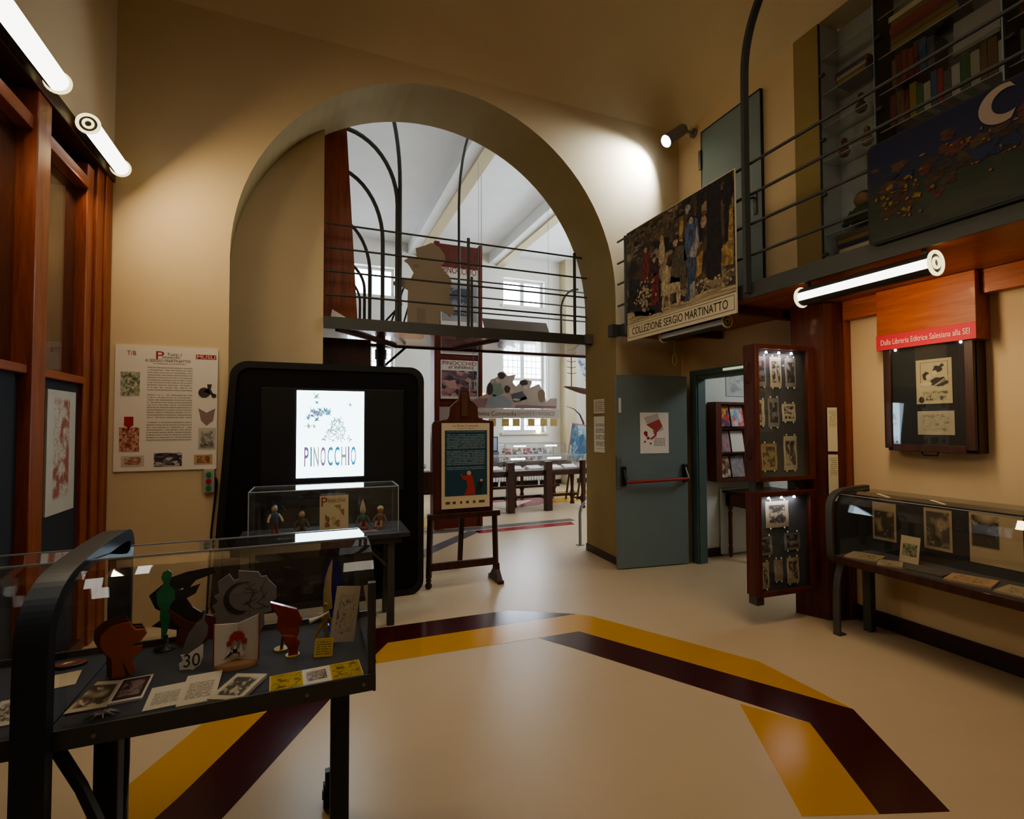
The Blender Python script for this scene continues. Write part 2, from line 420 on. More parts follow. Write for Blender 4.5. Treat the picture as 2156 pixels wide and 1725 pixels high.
# plaster infill in the left part of the arch
b = B()
A5 = tuple(f + (g-f)*.8 for f, g in zip(AF, AB))
pts = [(A5[0]-A5[2], 0), (.12, 0)]
pts += [(.12, A5[1] + sqrt(A5[2]**2 - (.12-A5[0])**2))]
a1 = math.acos((.12-A5[0])/A5[2])
pts += [(A5[0]+A5[2]*cos(a1+(pi-a1)*i/14), A5[1]+A5[2]*sin(a1+(pi-a1)*i/14)) for i in range(1, 15)]
b.prism(pts, 'y', 5.40, 5.50); struct('wall_arch_infill', b, CREAM)

# right wall: solid low part with door opening, and the upper part with the bookcase recess
b = B()
D0, D1, DH = 3.06, 4.55, 2.15
def wx(y0, y1, z0, z1): b.box(XR, XR+.25, y0, y1, z0, z1)
wx(-2.2, D0, 0, 2.62); b.box(XR, XR+.07, D1, YA, 0, 2.62); b.box(XR, XR+.07, D0, D1, DH, 2.62)
wx(2.985, YA, 2.62, H); wx(-2.2, 2.985, 5.12, H); b.box(XR, XR+.34, -2.2, 2.99, 5.108, 5.12)
b.box(XR+.27, XR+.35, -2.2, 2.985, 2.6, 5.2); b.box(XR+.25, XR+.27, -2.2, 2.985, 5.12, 5.2)
b.box(XR, XR+.35, -2.2, 2.985, 2.60, 2.64)
struct('wall_right', b, CREAMR)
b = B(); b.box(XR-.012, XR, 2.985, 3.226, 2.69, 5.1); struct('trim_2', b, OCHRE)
b = B(); b.box(XR-.02, XR, -2.1, 2.76, 0, .12); struct('baseboard_right', b, SKIRT)
# left wall behind the timber cabinets
b = B(); b.box(-1.85, -1.75, -2.2, YA, 0, 3.6); b.box(-1.75, XL, -2.2, YA, 3.62, H); b.box(-1.85, -1.75, -2.2, YA, 3.6, H)
struct('wall_left', b, CREAM)
b = B(); b.box(-1.85, XR+.3, -2.3, -2.2, 0, H); struct('wall_front', b, WHITEW)
# pavilion vault over the near room
def vault(u, v):
    x = XL + (XR-XL)*u; y = -2.2 + (YA+2.2)*v
    def s(t): return max(0., 1 - abs(2*t-1)**2.5)**.62
    a, c = s(u), s(v)
    k = -math.log(math.exp(-9*a) + math.exp(-9*c))/9 + math.log(2)/9
    return (x, y, 5.02 + 1.05*max(0, min(1, k*1.05)))
b = B(); b.grid(vault, 44, 44); struct('ceiling', b, CREAM)

# ------------------------------------------------------------------ floor with inlaid bands
b = B(); b.quad((-2.6,-2.4,0),(8.2,-2.4,0),(8.2,12.6,0),(-2.6,12.6,0)); b.quad((-2.6,-2.4,-.1),(-2.6,12.6,-.1),(8.2,12.6,-.1),(8.2,-2.4,-.1))
def inlay(mi, z, *pts):
    b.cur = mi
    A = sum(pts[i][0]*pts[(i+1)%len(pts)][1]-pts[(i+1)%len(pts)][0]*pts[i][1] for i in range(len(pts)))
    if A < 0: pts = pts[::-1]
    b.add([(x,y,z) for x,y in pts], [tuple(range(len(pts)))])
Z1, Z2 = .0008, .0012
inlay(1, Z1, (.40,4.055),(1.582,4.013),(2.076,3.718),(.539,3.757),(.118,3.111),(-.252,2.456),(-.56,1.93),(-.80,2.07),(-.5,2.557),(-.209,3.116))
inlay(2, Z1, (.539,3.757),(2.076,3.718),(2.165,3.633),(2.272,3.42),(2.086,3.135),(1.921,3.403),(1.583,3.417),(.41,3.465),(.34,3.45))
inlay(2, Z1+.0002, (2.018,3.727),(2.165,3.633),(2.782,2.526),(2.80,1.91),(1.922,3.405))
inlay(1, Z2, (1.583,3.417),(1.921,3.403),(2.80,1.91),(2.43,1.27),(2.15,1.37),(2.463,1.914),(1.727,3.191))
inlay(2, Z1, (2.265,2.189),(2.463,1.914),(2.15,1.37),(1.85,1.48))
inlay(2, Z1, (-.209,3.116),(-.5,2.557),(-.80,2.07),(-1.05,2.20),(-.759,2.663),(-.50,3.15))
inlay(3, Z1, (1.5,7.42),(4.07,7.496),(4.07,7.30),(1.5,7.20)); inlay(4, Z1, (2.3,7.18),(3.95,7.25),(3.90,7.02),(2.3,6.98))
inlay(3, Z1, (.9,5.9),(1.1,5.8),(2.4,7.15),(2.2,7.2)); inlay(2, Z1, (1.2,7.4),(1.9,7.4),(1.9,8.6),(1.2,8.6))
inlay(4, Z1, (3.2,9.6),(4.9,9.7),(5.1,10.3),(3.2,10.1)); inlay(2, Z1, (4.3,9.1),(5.2,9.1),(5.6,9.7),(4.95,9.7)); inlay(4, Z1, (3.5,8.8),(4.2,9.0),(4.9,9.7),(4.4,9.68))
inlay(2, Z2, (5.1,9.9),(6.2,9.9),(6.2,10.6),(5.4,10.6)); inlay(3, Z1, (5.3,9.2),(6.1,9.3),(6.2,9.7),(5.3,9.7))
struct('floor', b, [FLOORM, MAROON, YELLOW, GREYIN, REDIN])

# ------------------------------------------------------------------ the far room
FY = 12.0
wins = [(.75,1.85,4.62,5.32),(4.62,5.80,4.68,5.40),(.75,1.85,1.38,3.46),(4.60,5.82,1.38,3.46)]
b = B()
xs = sorted({-2.5, 7.6} | {w[0] for w in wins} | {w[1] for w in wins}); zs = sorted({0., 6.0} | {w[2] for w in wins} | {w[3] for w in wins})
for xa, xb in zip(xs, xs[1:]):
    for za, zb in zip(zs, zs[1:]):
        cx, cz = (xa+xb)/2, (za+zb)/2
        if not any(w[0] < cx < w[1] and w[2] < cz < w[3] for w in wins): b.box(xa, xb, FY, FY+.4, za, zb)
struct('wall_far_back', b, FARW)
b = B(); b.box(-2.6, -2.5, YB, FY+.4, 0, 6); struct('wall_far_left', b, FARW)
b = B(); b.box(7.6, 7.7, YB, FY+.4, 0, 6); struct('wall_far_right', b, FARW)
b = B(); b.box(-2.6, 7.7, YB, FY+.4, 5.95, 6.1); struct('ceiling_far', b, FARC)
for i, (x0, x1) in enumerate(((2.16, 2.52), (4.22, 4.58))):
    b = B(); b.box(x0, x1, YB, FY, 5.70, 5.95); o = struct('beam_%d' % (i+1), b, FARC)
    b = B(); b.box(x1, x1+.05, YB, FY, 5.66, 5.95); b.box(x0+.2, x1, YB, FY, 5.66, 5.70); b.build('side_band', OCHREL, o)
b = B(); b.box(6.25, 6.55, FY-.35, FY, 0, 5.95); struct('trim_3', b, OCHREL)
b = B(); b.box(3.55, 3.70, FY-.12, FY, 0, 3.0); struct('trim_4', b, FARW)
b = B(); b.box(-2.5, 7.6, FY-.02, FY, 0, .12); struct('baseboard_far', b, SKIRT)
for i, w in enumerate(wins):
    x0, x1, z0, z1 = w; low = z0 < 2
    b = B(); y0, y1 = FY+.16, FY+.22; f = .06
    b.box(x0, x0+f, y0, y1, z0, z1); b.box(x1-f, x1, y0, y1, z0, z1); b.box(x0+f, x1-f, y0, y1, z0, z0+f); b.box(x0+f, x1-f, y0, y1, z1-f, z1)
    cx = (x0+x1)/2; b.box(cx-.05, cx+.05, y0, y1, z0+f, z1-f)
    if low:
        for zz in (z0+.62, z0+1.36): b.box(x0+f, x1-f, y0+.005, y1-.005, zz, zz+.07)
    o = struct('window_%d' % (i+1), b, plain('window frame paint %d' % i, (.62, .62, .60), .5))
    b = B(); b.box(x0+f, x1-f, y0+.025, y0+.031, z0+f, z1-f); b.build('pane', WPANE, o)
    if low:
        b = B()
        for k in range(1, 9):
            xx = x0 + (x1-x0)*k/9; b.cyl((xx, FY+.33, z0), (xx, FY+.33, z1), .008, n=6)
        for k in range(1, 12):
            zz = z0 + (z1-z0)*k/12; b.cyl((x0, FY+.33, zz), (x1, FY+.33, zz), .008, n=6)
        b.build('grille', STEEL, o)
    b = B(); b.box(x0-.06, x1+.06, FY-.05, FY+.14, z0-.06, z0); b.build('sill', FARW, o)

# ------------------------------------------------------------------ the room beyond the blue door
b = B(); b.box(XR+.07, 7.0, 4.70, 4.79, 0, 2.9); struct('wall_side_room_back', b, plain('grey white plaster', (.55, .58, .56), .9, var=.08, scale=9))
b = B(); b.box(7.0, 7.1, 1.2, 4.79, 0, 2.9); struct('wall_side_room_right', b, FARW)
b = B(); b.box(XR+.35, 7.0, 1.2, 1.3, 0, 2.9); struct('wall_side_room_front', b, FARW)
b = B(); b.box(XR+.36, 7.1, 1.2, 4.7, 2.9, 3.0); b.box(XR+.07, XR+.36, 3.06, 4.7, 2.62, 2.7); struct('ceiling_side_room', b, FARW)
b = B(); b.box(XR+.07, 4.62, 4.68, 4.70, 0, .1); struct('baseboard_side_room', b, SKIRT)
# door frame
b = B(); b.box(XR-.03, XR+.075, D1-.06, D1, 0, DH); b.box(XR-.03, XR+.075, D0, D1-.06, DH-.06, DH); b.box(XR-.05, XR-.03, D1-.05, D1+.05, 0, DH+.04); b.box(XR-.05, XR-.03, D0, D1-.05, DH-.02, DH+.04)
o = struct('trim_5', b, FRAMEG)
b = B(); b.box(XR-.068, XR-.06, 3.60, 4.08, DH-.005, DH+.02); b.build('strip_light', emit('greenish strip', (.8, .8, .5), .7), o)
# ------------------------------------------------------------------ timber cabinet wall on the left
cab = thing('display_cabinet', 'tall red timber cabinet with glazed upper bays and dark lower panels beside the information poster', 'cabinet', (XL, 0, 0))
posts = [(4.40, 4.79), (3.62, 3.84), (2.85, 3.06), (2.07, 2.28), (1.29, 1.50), (.5, .71)]
for k, (a, c) in enumerate(posts):
    b = B()
    if k == 0:
        b.box(-.25, 0, 4.66, 4.79, 0, 3.56); b.box(-.25, -.012, 4.525, 4.65, 0, 3.50); b.box(-.25, -.03, 4.40, 4.515, 0, 3.46)
    else:
        b.box(-.25, 0, a, c-.06, 0, 3.52); b.box(-.25, -.025, c-.055, c, 0, 3.46)
    b.build('post', REDWOOD, cab, .006)
b = B(); b.box(-.24, -.02, .71, 4.40, 3.27, 3.35); b.box(-.24, -.02, .71, 4.40, 1.875, 1.925); b.build('rail', wood('red rail wood', (.16,.028,.007), (.36,.085,.02), axis=1), cab, .004)
b = B(); b.box(-.26, .015, .5, 4.79, 3.50, 3.60); b.build('cornice', DARKWOOD, cab, .006)
b = B(); b.box(-.30, -.28, .5, 4.79, 0, 3.5); b.build('back_panel', plain('cabinet lining', (.30, .26, .20), .9), cab)
for (a, c), (a2, c2) in zip(posts[1:], posts):
    b = B(); b.box(-.10, -.094, c, a2, 1.925, 3.27); b.build('glass_pane', PANE, cab)
    b = B(); b.box(-.08, -.06, c, a2, .10, 1.875); b.build('lower_panel', NAVY, cab)
b = B(); b.box(-.24, -.01, .71, 4.40, 0, .10); b.build('plinth', DARKWOOD, cab)
# framed sheets in / on the cabinet
def wallsheet(name, label, cat, loc, rotz, w, h, mat, t=.006, group=None):
    o = sheet(w, h, t).build(name, mat); put(o, loc, (0, 0, rotz)); return tag(o, label, cat, group)
o = wallsheet('sketch_poster', 'tall pale sketch poster with red strokes on the dark panel below the glass', 'poster', (XL-.052, 4.13, 1.02), pi/2, .40, .79,
          sketch('pale red sketch', (.50, .46, .38), (.30, .07, .04), 2.2, 3.2, .5, rect=(.2, .1, .8, .95)), .012)
wallsheet('framed_print', 'grey framed print behind the cabinet glass above the sketch poster', 'print', (XL-.20, 4.05, 1.95), pi/2, .34, .24, sketch('grey print', (.40,.37,.31), (.12,.11,.1), 3.3, 5, .6))
wallsheet('pale_print', 'large pale print behind the cabinet glass nearer the camera than the grey framed print', 'print', (XL-.20, 3.30, 2.0), pi/2, .42, .85, sketch('pale print', (.44,.40,.34), (.2,.18,.15), 5.3, 4, .5))

# tube lamps -----------------------------------------------------------
def tube_lamp(name, label, loc, L, ang, span, r=.058, lit=True, group=None, hook=None):
    """tubular lamp along local Y; the lit slit is centred on angle ang (from +X towards +Z)"""
    t = thing(name, label, 'lamp', loc, 0, group)
    n = 28
    def strip(a0, a1, rr, nn):
        b = B(); b.grid(lambda u, v: (rr*cos(a0+(a1-a0)*u), -L/2 + L*v, rr*sin(a0+(a1-a0)*u)), nn, 1); return b
    a0, a1 = ang - span/2, ang + span/2
    b = strip(a1, a0 + 2*pi, r, n)
    b.cyl((0, -L/2-.01, 0), (0, -L/2, 0), r*.97, n=20); b.cyl((0, L/2, 0), (0, L/2+.01, 0), r*.97, n=20)
    b.build('housing', plain('lamp housing', (.075, .065, .06), .4, .3), t)
    b = strip(a0, a1, r*.985, 10); b.build('diffuser', TUBEC if lit else WHITEP, t)
    for s in (-1, 1):
        b = B(); b.tube([(r*1.02*cos(2*pi*k/24), s*(L/2+.012), r*1.02*sin(2*pi*k/24)) for k in range(24)], .010, 8, closed=True)
        b.tube([(r*.45*cos(2*pi*k/16), s*(L/2+.014), r*.45*sin(2*pi*k/16)) for k in range(16)], .008, 8, closed=True)
        b.build('end_ring', TUBEY if lit else CREAMP, t)
    if hook:
        for s in (-.45, .45): b = B(); b.box(-.012, .012, s*L-.012, s*L+.012, r*.8, r*.8+hook); b.build('bracket', STEEL, t)
    return t
tube_lamp('tube_lamp', 'glowing tube lamp on the timber cabinet, nearer the camera of the two in view', (XL+.10, 3.0, 3.545), 1.12, rad(-32), rad(160), lit=True, group='tube lamps on the timber cabinet')
tube_lamp('tube_lamp', 'glowing tube lamp on the cabinet top, nearer the arch wall of the two', (XL+.10, 4.30, 3.545), .58, rad(-32), rad(160), lit=True, group='tube lamps on the timber cabinet')
for k, yy in enumerate((1.65, .35, -1.05)):  # unseen lamps added to carry the visible row on towards the viewer
    tube_lamp('tube_lamp', 'added glowing tube lamp on the cabinet top behind the viewpoint, %s from the arch wall' % ('third', 'fourth', 'fifth')[k], (XL+.10, yy, 3.545), 1.12, rad(-32), rad(160), lit=True, group='tube lamps on the timber cabinet')

# wall poster ----------------------------------------------------------
t = thing('information_poster', 'white information poster with small pictures on the cream wall beside the timber cabinet', 'poster', (-1.063, YA-.008, 1.222))
W, Hh = .70, .995
sheet(W, Hh, .014).build('board', PAPERW, t)
def flatmesh(parent, name, mat, x, z, w, h, y=-.0085, d=.0015):
    b = B(); b.box(x-w/2, x+w/2, y, y+d, z-h/2, z+h/2); return b.build(name, mat, parent)
flatmesh(t, 'text_block', textrows('poster text', (.76,.72,.66), (.30,.26,.23), 30, rect=(.0,.0,1,1), words=34, seed=3, para=11, fill=.42), .015, .54, .31, .60)
lettering('Tutti i', .04, .935, .10, .022, INKB, t, -.0085); lettering('inocchi', .02, .912, .12, .020, INKB, t, -.0085)
lettering('P', -.055, .925, .055, .065, INKR, t, -.0085)
lettering('di SERGIO MARTINATTO', .0, .882, .31, .022, INKB, t, -.0085); lettering('La collezione arriva al MUSLI', .01, .858, .22, .012, INKB, t, -.0085)
lettering('T/B', -.245, .935, .06, .035, INKR, t, -.0085)
flatmesh(t, 'logo_box', INKR, .265, .925, .145, .036); lettering('MUSLI', .265, .925, .13, .028, LETTERP, t, -.0092)
flatmesh(t, 'picture', painting('green picture', [(.25,(.10,.12,.07)),(.5,(.30,.33,.22)),(.75,(.55,.55,.45))], 1, 5), -.25, .69, .125, .19)
flatmesh(t, 'picture', painting('red picture', [(.25,(.20,.05,.03)),(.5,(.42,.13,.09)),(.75,(.60,.40,.32))], 2, 6), -.25, .25, .13, .19)
b = B(); b.prism([(-.285,.43),(-.225,.43),(-.225,.36),(-.255,.345),(-.285,.36)], 'y', -.0095, -.008); b.box(-.262,-.248,-.0095,-.008,.33,.35); b.box(-.275,-.235,-.0095,-.008,.325,.332)
b.build('picture', plain('poster red cup', (.40,.03,.03), .6), t)
b = B(); b.prism(arcpts(.255,.63,.042,0,2*pi,20)[:-1], 'y', -.0095, -.008); b.prism(arcpts(.325,.605,.018,0,2*pi,14)[:-1], 'y', -.0095, -.008); b.prism([(.25,.64),(.29,.62),(.325,.61),(.30,.66),(.31,.70),(.275,.70),(.28,.66)], 'y', -.0095,-.008)
b.build('picture', plain('poster tricycle', (.07,.05,.045), .6), t)
b = B(); b.prism([(.215,.50),(.275,.465),(.335,.50),(.32,.40),(.275,.36),(.235,.40)], 'y', -.0095, -.008); b.build('picture', plain('poster grey fold', (.30,.20,.19), .6), t)
flatmesh(t, 'picture', sketch('poster mini cover', (.55,.52,.47), (.2,.2,.17), 4, 4, .8), .28, .25, .125, .18); lettering('PINOCCHIO', .28, .19, .10, .035, INK, t, -.0102)
flatmesh(t, 'picture', sketch('poster card one', (.60,.52,.42), (.35,.12,.08), 1, 5, .8), -.225, .08, .15, .085)
flatmesh(t, 'picture', painting('poster dark covers', [(.3,(.03,.03,.05)),(.55,(.10,.09,.10)),(.75,(.5,.45,.4))], 6, 3), .01, .085, .19, .11)
flatmesh(t, 'picture', sketch('poster card two', (.55,.38,.22), (.25,.08,.04), 8, 4, .8), .255, .08, .13, .08)

t = thing('switch_box', 'small grey push button box on the wall below the information poster', 'switch', (-.762, YA-.045, 1.03))
b = B(); b.box(-.04, .04, 0, .045, 0, .19); b.build('housing', plain('grey switch housing', (.38, .38, .36), .5), t, .006)
for k, m in enumerate((GREENP, REDP, GREENP)):
    b = B(); b.cyl((0, -.014, .04+.055*k), (0, 0, .04+.055*k), .019, n=18); b.build('button', m, t)
b = B(); b.tube([(.04,.03,.12),(.052,.03,.10),(.052,.03,.05),(.02,.035,-.3),(-.01,.035,-1.02)], .007, 8); o = b.build('cable', BLACKP, t)

# big black screen stand -----------------------------------------------
t = thing('screen_stand', 'big black rounded display stand with a glowing screen in front of the arch', 'display stand', (.1975, 4.72, 0))
w2, hh = .8075, 2.122
def stand_outline(d=0., lean=.135):
    p = rrect(2*w2-2*d, hh-2*d, .13-d*.6, 8, 0, d)
    return [(x - lean*(1 - z/hh) if x < 0 else x, z) for x, z in p]
b = B(); b.prism(stand_outline(.0), 'y', .03, .074); b.build('body', BLACK, t)
b = B(); ringprism(b, stand_outline(0), stand_outline(.055), 'y', -.0, .03); b.build('rubber_frame', BLACKF, t)
b = B(); b.prism(stand_outline(.055), 'y', .018, .03); b.build('front_panel', BLACK, t)
b = B(); b.box(-.58, .62, .008, .018, .98, 1.905); sp = b.build('screen_bezel', BLACKP, t, .004)
b = B(); b.box(-.3015, .2615, .002, .008, 1.122, 1.884); scr = b.build('screen', SCREENW, t)
xs0 = -.185; cols = [SCRP, SCRB, SCRG, SCRP, SCRB, SCRB, SCRG, SCRP, SCRB]; ws = [.038, .012, .045, .045, .045, .045, .045, .012, .045]
x = -.2385
for ch, m, w in zip('PINOCCHIO', cols, ws):
    lettering(ch, x + w/2, 1.305, w*.95, .17, m, scr, .0005, 'letter', bold=.012); x += w + .0125
random.seed(9)
def bird(b, x, z, s, a):
    pts = [(-1,.25),(-.45,.12),(-.15,-.1),(.1,.75),(.35,.0),(1.0,.1),(.4,-.22),(.1,-.75),(-.1,-.25)]
    b.prism([(x + s*(p*cos(a)-q*sin(a)), z + s*(p*sin(a)+q*cos(a))) for p, q in pts], 'y', .0005, .002)
for m, k in ((SCRB, 9), (SCRT, 12), (SCRP, 3)):
    b = B()
    for _ in range(k): bird(b, random.gauss(-.12, .065), min(1.84, random.gauss(1.69, .05)), random.uniform(.026, .045), random.uniform(-1, 1))
    if m is SCRT: bird(b, .137, 1.765, .03, .1); bird(b, -.21, 1.575, .04, .2)
    b.build('bird_pattern', m, scr)
b = B()      # generic hatched robe shapes below the birds
for _ in range(90):
    u = random.random(); x0 = .03 + random.uniform(-.09, .09)*(.35+u); z0 = 1.64 - .20*u
    b.obox((x0, .0012, z0), (.034, .001, .006), Matrix.Rotation(random.uniform(0, pi), 3, 'Y'))
b.build('hatching_pattern', SCRT, scr)

# table with an acrylic case in front of it ------------------------------
t = thing('small_table', 'small dark grey steel table under the clear box case in front of the screen stand', 'table', (.15, 4.27, 0), rad(-1))
b = B(); b.box(-.64, .60, -.26, .26, .70, .735); b.build('table_top', plain('dark grey table top', (.05,.052,.058), .5), t, .003)
b = B(); b.box(-.60, .54, -.22, -.19, .65, .70); b.box(-.60, .54, .19, .22, .65, .70); b.box(-.60,-.57,-.19,.19,.65,.70); b.box(.44,.47,-.19,.19,.65,.70); b.build('apron', STEEL, t)
for x in (-.57, .46):
    for y in (.13, -.17):
        b = B(); b.box(x-.028, x+.028, y-.028, y+.028, 0, .66); b.build('leg', STEEL, t, .004)
b = B()
for y in (.13, -.17): b.bar([(.20, y, .645), (.30, y, .60), (.43, y, .47)], .03, .018, (0, 1, 0))
b.build('brace', STEEL, t)
t = thing('acrylic_case', 'clear acrylic box case with figures standing on the table before the screen', 'display case', (.15, 4.25, .736), rad(-1))
b = B(); x0, x1, y0, y1, z1 = -.55, .515, -.18, .18, .355
b.box(x0, x1, y0, y0+.005, 0, z1); b.box(x0, x1, y1-.005, y1, 0, z1); b.box(x0, x0+.005, y0+.005, y1-.005, 0, z1); b.box(x1-.005, x1, y0+.005, y1-.005, 0, z1); b.box(x0, x1, y0, y1, z1, z1+.005)
b.build('cover', ACRYL, t)
b = B(); e = .007
for x in (x0, x1):
    for y in (y0, y1): b.box(x-e/2, x+e/2, y-e/2, y+e/2, 0, z1+.005)
for y in (y0, y1): b.box(x0, x1, y-e/2, y+e/2, z1, z1+e)
for x in (x0, x1): b.box(x-e/2, x+e/2, y0, y1, z1, z1+e)
b.build('polished_edges', ACRYLE, t)
TT = Vector((.15, 4.25, .737)); RT = Matrix.Rotation(rad(-1), 3, 'Z')
def ontable(x, y, z=0): return TT + RT @ Vector((x, y, z))
# the cover book
t = thing('cover_book', 'large cream picture book with red title standing in the box case', 'book', ontable(.04, .06), (rad(-8), 0, rad(-1)))
b = B(); b.box(-.108, .108, 0, .016, 0, .272); b.build('pages', PAPERC, t)
b = B(); b.box(-.11, .11, -.003, 0, 0, .275); b.build('cover', painting('book cover art', [(.40,(.70,.58,.36)),(.55,(.70,.58,.36)),(.60,(.40,.08,.05)),(.66,(.30,.28,.10)),(.74,(.55,.45,.18))], 5, 3.0, border=(.70,.58,.36), rect=(.18,.08,.86,.72)), t)
lettering('P', -.075, .225, .045, .07, INKR, t, -.004); lettering('inocchio', .02, .238, .135, .04, INKR, t, -.004)
# four plain dolls (generic wooden figures)
def doll(label, x, y, seated, body, skin, legs, arms, hat=None, base=None, s=1.0, rz=0.):
    t = thing('wooden_figurine', label, 'figurine', ontable(x, y, .0), rz, 'figurines in the box case')
    z0 = .012 if base else 0
    if base:
        b = B(); b.lathe([(.052,0),(.054,.006),(.045,.012)], n=18); b.build('base', base, t)
    hip = z0 + (.03 if seated else .085)
    b = B(); b.lathe([(.020, hip-.01), (.028, hip+.012), (.025, hip+.045), (.030, hip+.07), (.016, hip+.085), (.010, hip+.092)], n=16); b.build('torso', body, t)
    b = B(); b.ell((0, 0, hip+.112), (.023, .022, .026), 16, 10); b.build('head', skin, t)
    for sx in (-1, 1):
        b = B()
        if seated: b.tube([(.013*sx, 0, hip), (.02*sx, -.045, hip+.025), (.024*sx, -.062, z0+.012), (.024*sx, -.078, z0+.009)], [.012, .011, .010, .012], 10)
        else: b.tube([(.012*sx, 0, hip), (.015*sx, -.006, hip-.04), (.016*sx, 0, z0+.012), (.017*sx, -.02, z0+.010)], [.013, .011, .010, .012], 10)
        b.build('leg', legs, t)
        b = B(); b.tube([(.026*sx, 0, hip+.07), (.045*sx, -.012, hip+.04), (.052*sx, -.03, hip+.015)], [.010, .009, .008], 10); b.build('arm', arms, t)
    b = B()
    if hat == 'cone': b.lathe([(.024, hip+.125), (.018, hip+.15), (.003, hip+.205)], n=16)
    elif hat == 'cap': b.lathe([(.026, hip+.122), (.024, hip+.135), (.012, hip+.145)], n=16)
    else: b.ell((0, .006, hip+.120), (.024, .021, .022), 16, 8)
    b.build('cap' if hat else 'hair', {'cone': FIG6, 'cap': FIG6}.get(hat, plain('dark hair paint', (.03,.02,.015), .6)), t)
    return t
doll('standing blue and red figurine on a round base in the box case', -.39, -.03, False, FIG7, FIG6, FIG4, FIG6, None, plain('olive base', (.14,.11,.05), .6), 1, .3)
doll('seated olive suited figurine in the box case', -.20, .03, True, FIG1, FIG2, FIG1, FIG1)
doll('teal figurine with a tall cream cone hat in the box case', .26, .03, True, FIG3, FIG6, FIG4, FIG3, 'cone')
doll('small brown seated figurine with cream cap in the box case', .40, .03, True, FIG5, FIG2, plain('orange shoes', (.30,.09,.04), .6), FIG5, 'cap', rz=-.4)
def card(name, label, cat, loc, rz, w, h, mat, t=.002, group=None, base=None, tilt=(0, 0)):
    o = flat(w, h, t).build(name, mat); put(o, loc, (tilt[0], tilt[1], rz)); return tag(o, label, cat, group)
card('postcard', 'white card with dark marks lying left in the box case', 'card', ontable(-.295, -.13), .08, .13, .075, P_SKF[0], group='cards in the box case')
card('postcard', 'grey fanned card lying left of centre in the box case', 'card', ontable(-.13, -.115, .0), -.35, .10, .065, P_SKF[3], group='cards in the box case')
card('postcard', 'pink fanned card lying at the centre of the box case', 'card', ontable(-.01, -.12, .003), .12, .13, .07, sketch('pink card', (.62,.42,.38), (.40,.12,.12), 4, 5, .7, ax=(0,1)), group='cards in the box case')
card('postcard', 'pale fanned card lying right of centre in the box case', 'card', ontable(.13, -.095, .0), .40, .11, .065, sketch('rose card', (.66,.50,.44), (.45,.12,.12), 6, 4, .6, ax=(0,1)), group='cards in the box case')
card('postcard', 'separate reddish card lying towards the right end of the box case', 'card', ontable(.305, -.095), .10, .11, .06, sketch('reddish card', (.50,.30,.30), (.20,.04,.05), 8, 3, 1., ax=(0,1), rect=(.03,.05,.97,.95)), group='cards in the box case')
# ------------------------------------------------------------------ curved glass case in the foreground
CF, CB, CXL, CXR, CT = 1.724, 2.29, -.656, .20, .745      # front, back, left end, right end, floor level
prof = [(CF, .765), (CF, .93), (CF, 1.075), (CF+.008, 1.102), (CF+.028, 1.126), (CF+.062, 1.145), (CF+.11, 1.157), (CF+.197, 1.167), (CF+.36, 1.150), (CB, 1.130), (CB, .765)]
def curved_case(t, x0, x1, ends, c0=None, c1=None):
    X0, X1 = x0, x1; x0 = c0 or x0; x1 = c1 or x1; b = B(); n = len(prof)
    for i in range(n-1):
        (ya, za), (yb, zb) = prof[i], prof[i+1]
        b.add([(x0, ya, za), (x1, ya, za), (x1, yb, zb), (x0, yb, zb)], [(0, 1, 2, 3)], 1 < i < 8)
    b.build('curved_cover', ACRYL, t)
    for x in ends:
        b = B(); b.prism(prof, 'x', x-.003, x+.003); b.build('end_panel', ACRYL, t)
    b = B(); b.box(x0, x1, CF+.194, CF+.199, 1.166, 1.171); b.box(x0, x1, CB-.004, CB+.001, 1.128, 1.133); b.build('bright_seam', ACRYLE, t)
    x0, x1 = X0, X1
    b = B(); b.box(x0, x1, CF-.004, CB+.004, .72, CT); b.build('tray', NAVYL, t)
    b = B(); b.box(x0, x1, CF-.012, CF-.004, .715, .768); b.build('tray_rim', STEEL, t)
    b = B(); b.box(x0, x1, CB+.004, CB+.012, .715, .768); b.build('tray_rim', STEEL, t)
    if ends: b = B(); b.box(x1+.0, x1+.008, CF-.012, CB+.012, .712, .768); b.build('tray_rim', STEEL, t)
case = thing('curved_case', 'curved clear showcase full of colourful cut-out figures nearest the camera', 'showcase')
curved_case(case, CXL, CXR, [CXR], c0=-.617)
b = B(); b.box(CXR-.016, CXR+.008, CF-.006, CF+.018, .712, 1.06); b.build('corner_strip', STEEL, case); b = B(); b.box(CXR-.012, CXR+.006, CB-.012, CB+.004, .712, 1.126); b.build('corner_strip', STEEL, case)
b = B()
for x in (CXR-.2, CXR-.03, CXL+.12): b.cyl((x, CF-.016, .74), (x, CF-.010, .74), .006, n=10)
for z in (.80, .95): b.cyl((CXR+.006, CF+.006, z), (CXR+.011, CF+.006, z), .005, n=10)
b.build('rivet', STEELL, case)
for x, y in ((.106, 1.87), (.127, 2.20), (-.547, 1.87), (-.643, 2.20)):
    if True:
        b = B(); b.box(x-.030, x+.030, y-.030, y+.030, 0, .715); b.build('leg', STEELD, case, .004)
b = B(); b.box(-.577, .136, 1.86, 1.88, .68, .715); b.box(-.577, .136, 2.19, 2.21, .68, .715); b.build('under_rail', STEELD, case)
# caster on the rear leg
b = B(); b.box(.071, .097, 2.21, 2.24, .12, .17); b.box(.076, .096, 2.235, 2.26, .04, .14); b.build('caster_bracket', STEELD, case)
b = B(); b.cyl((.066, 2.27, .045), (.096, 2.27, .045), .045, n=20); wh = b.build('caster_wheel', BLACKP, case)
b = B(); b.cyl((.061, 2.27, .045), (.101, 2.27, .045), .018, n=14); b.build('wheel_hub', STEELL, wh)
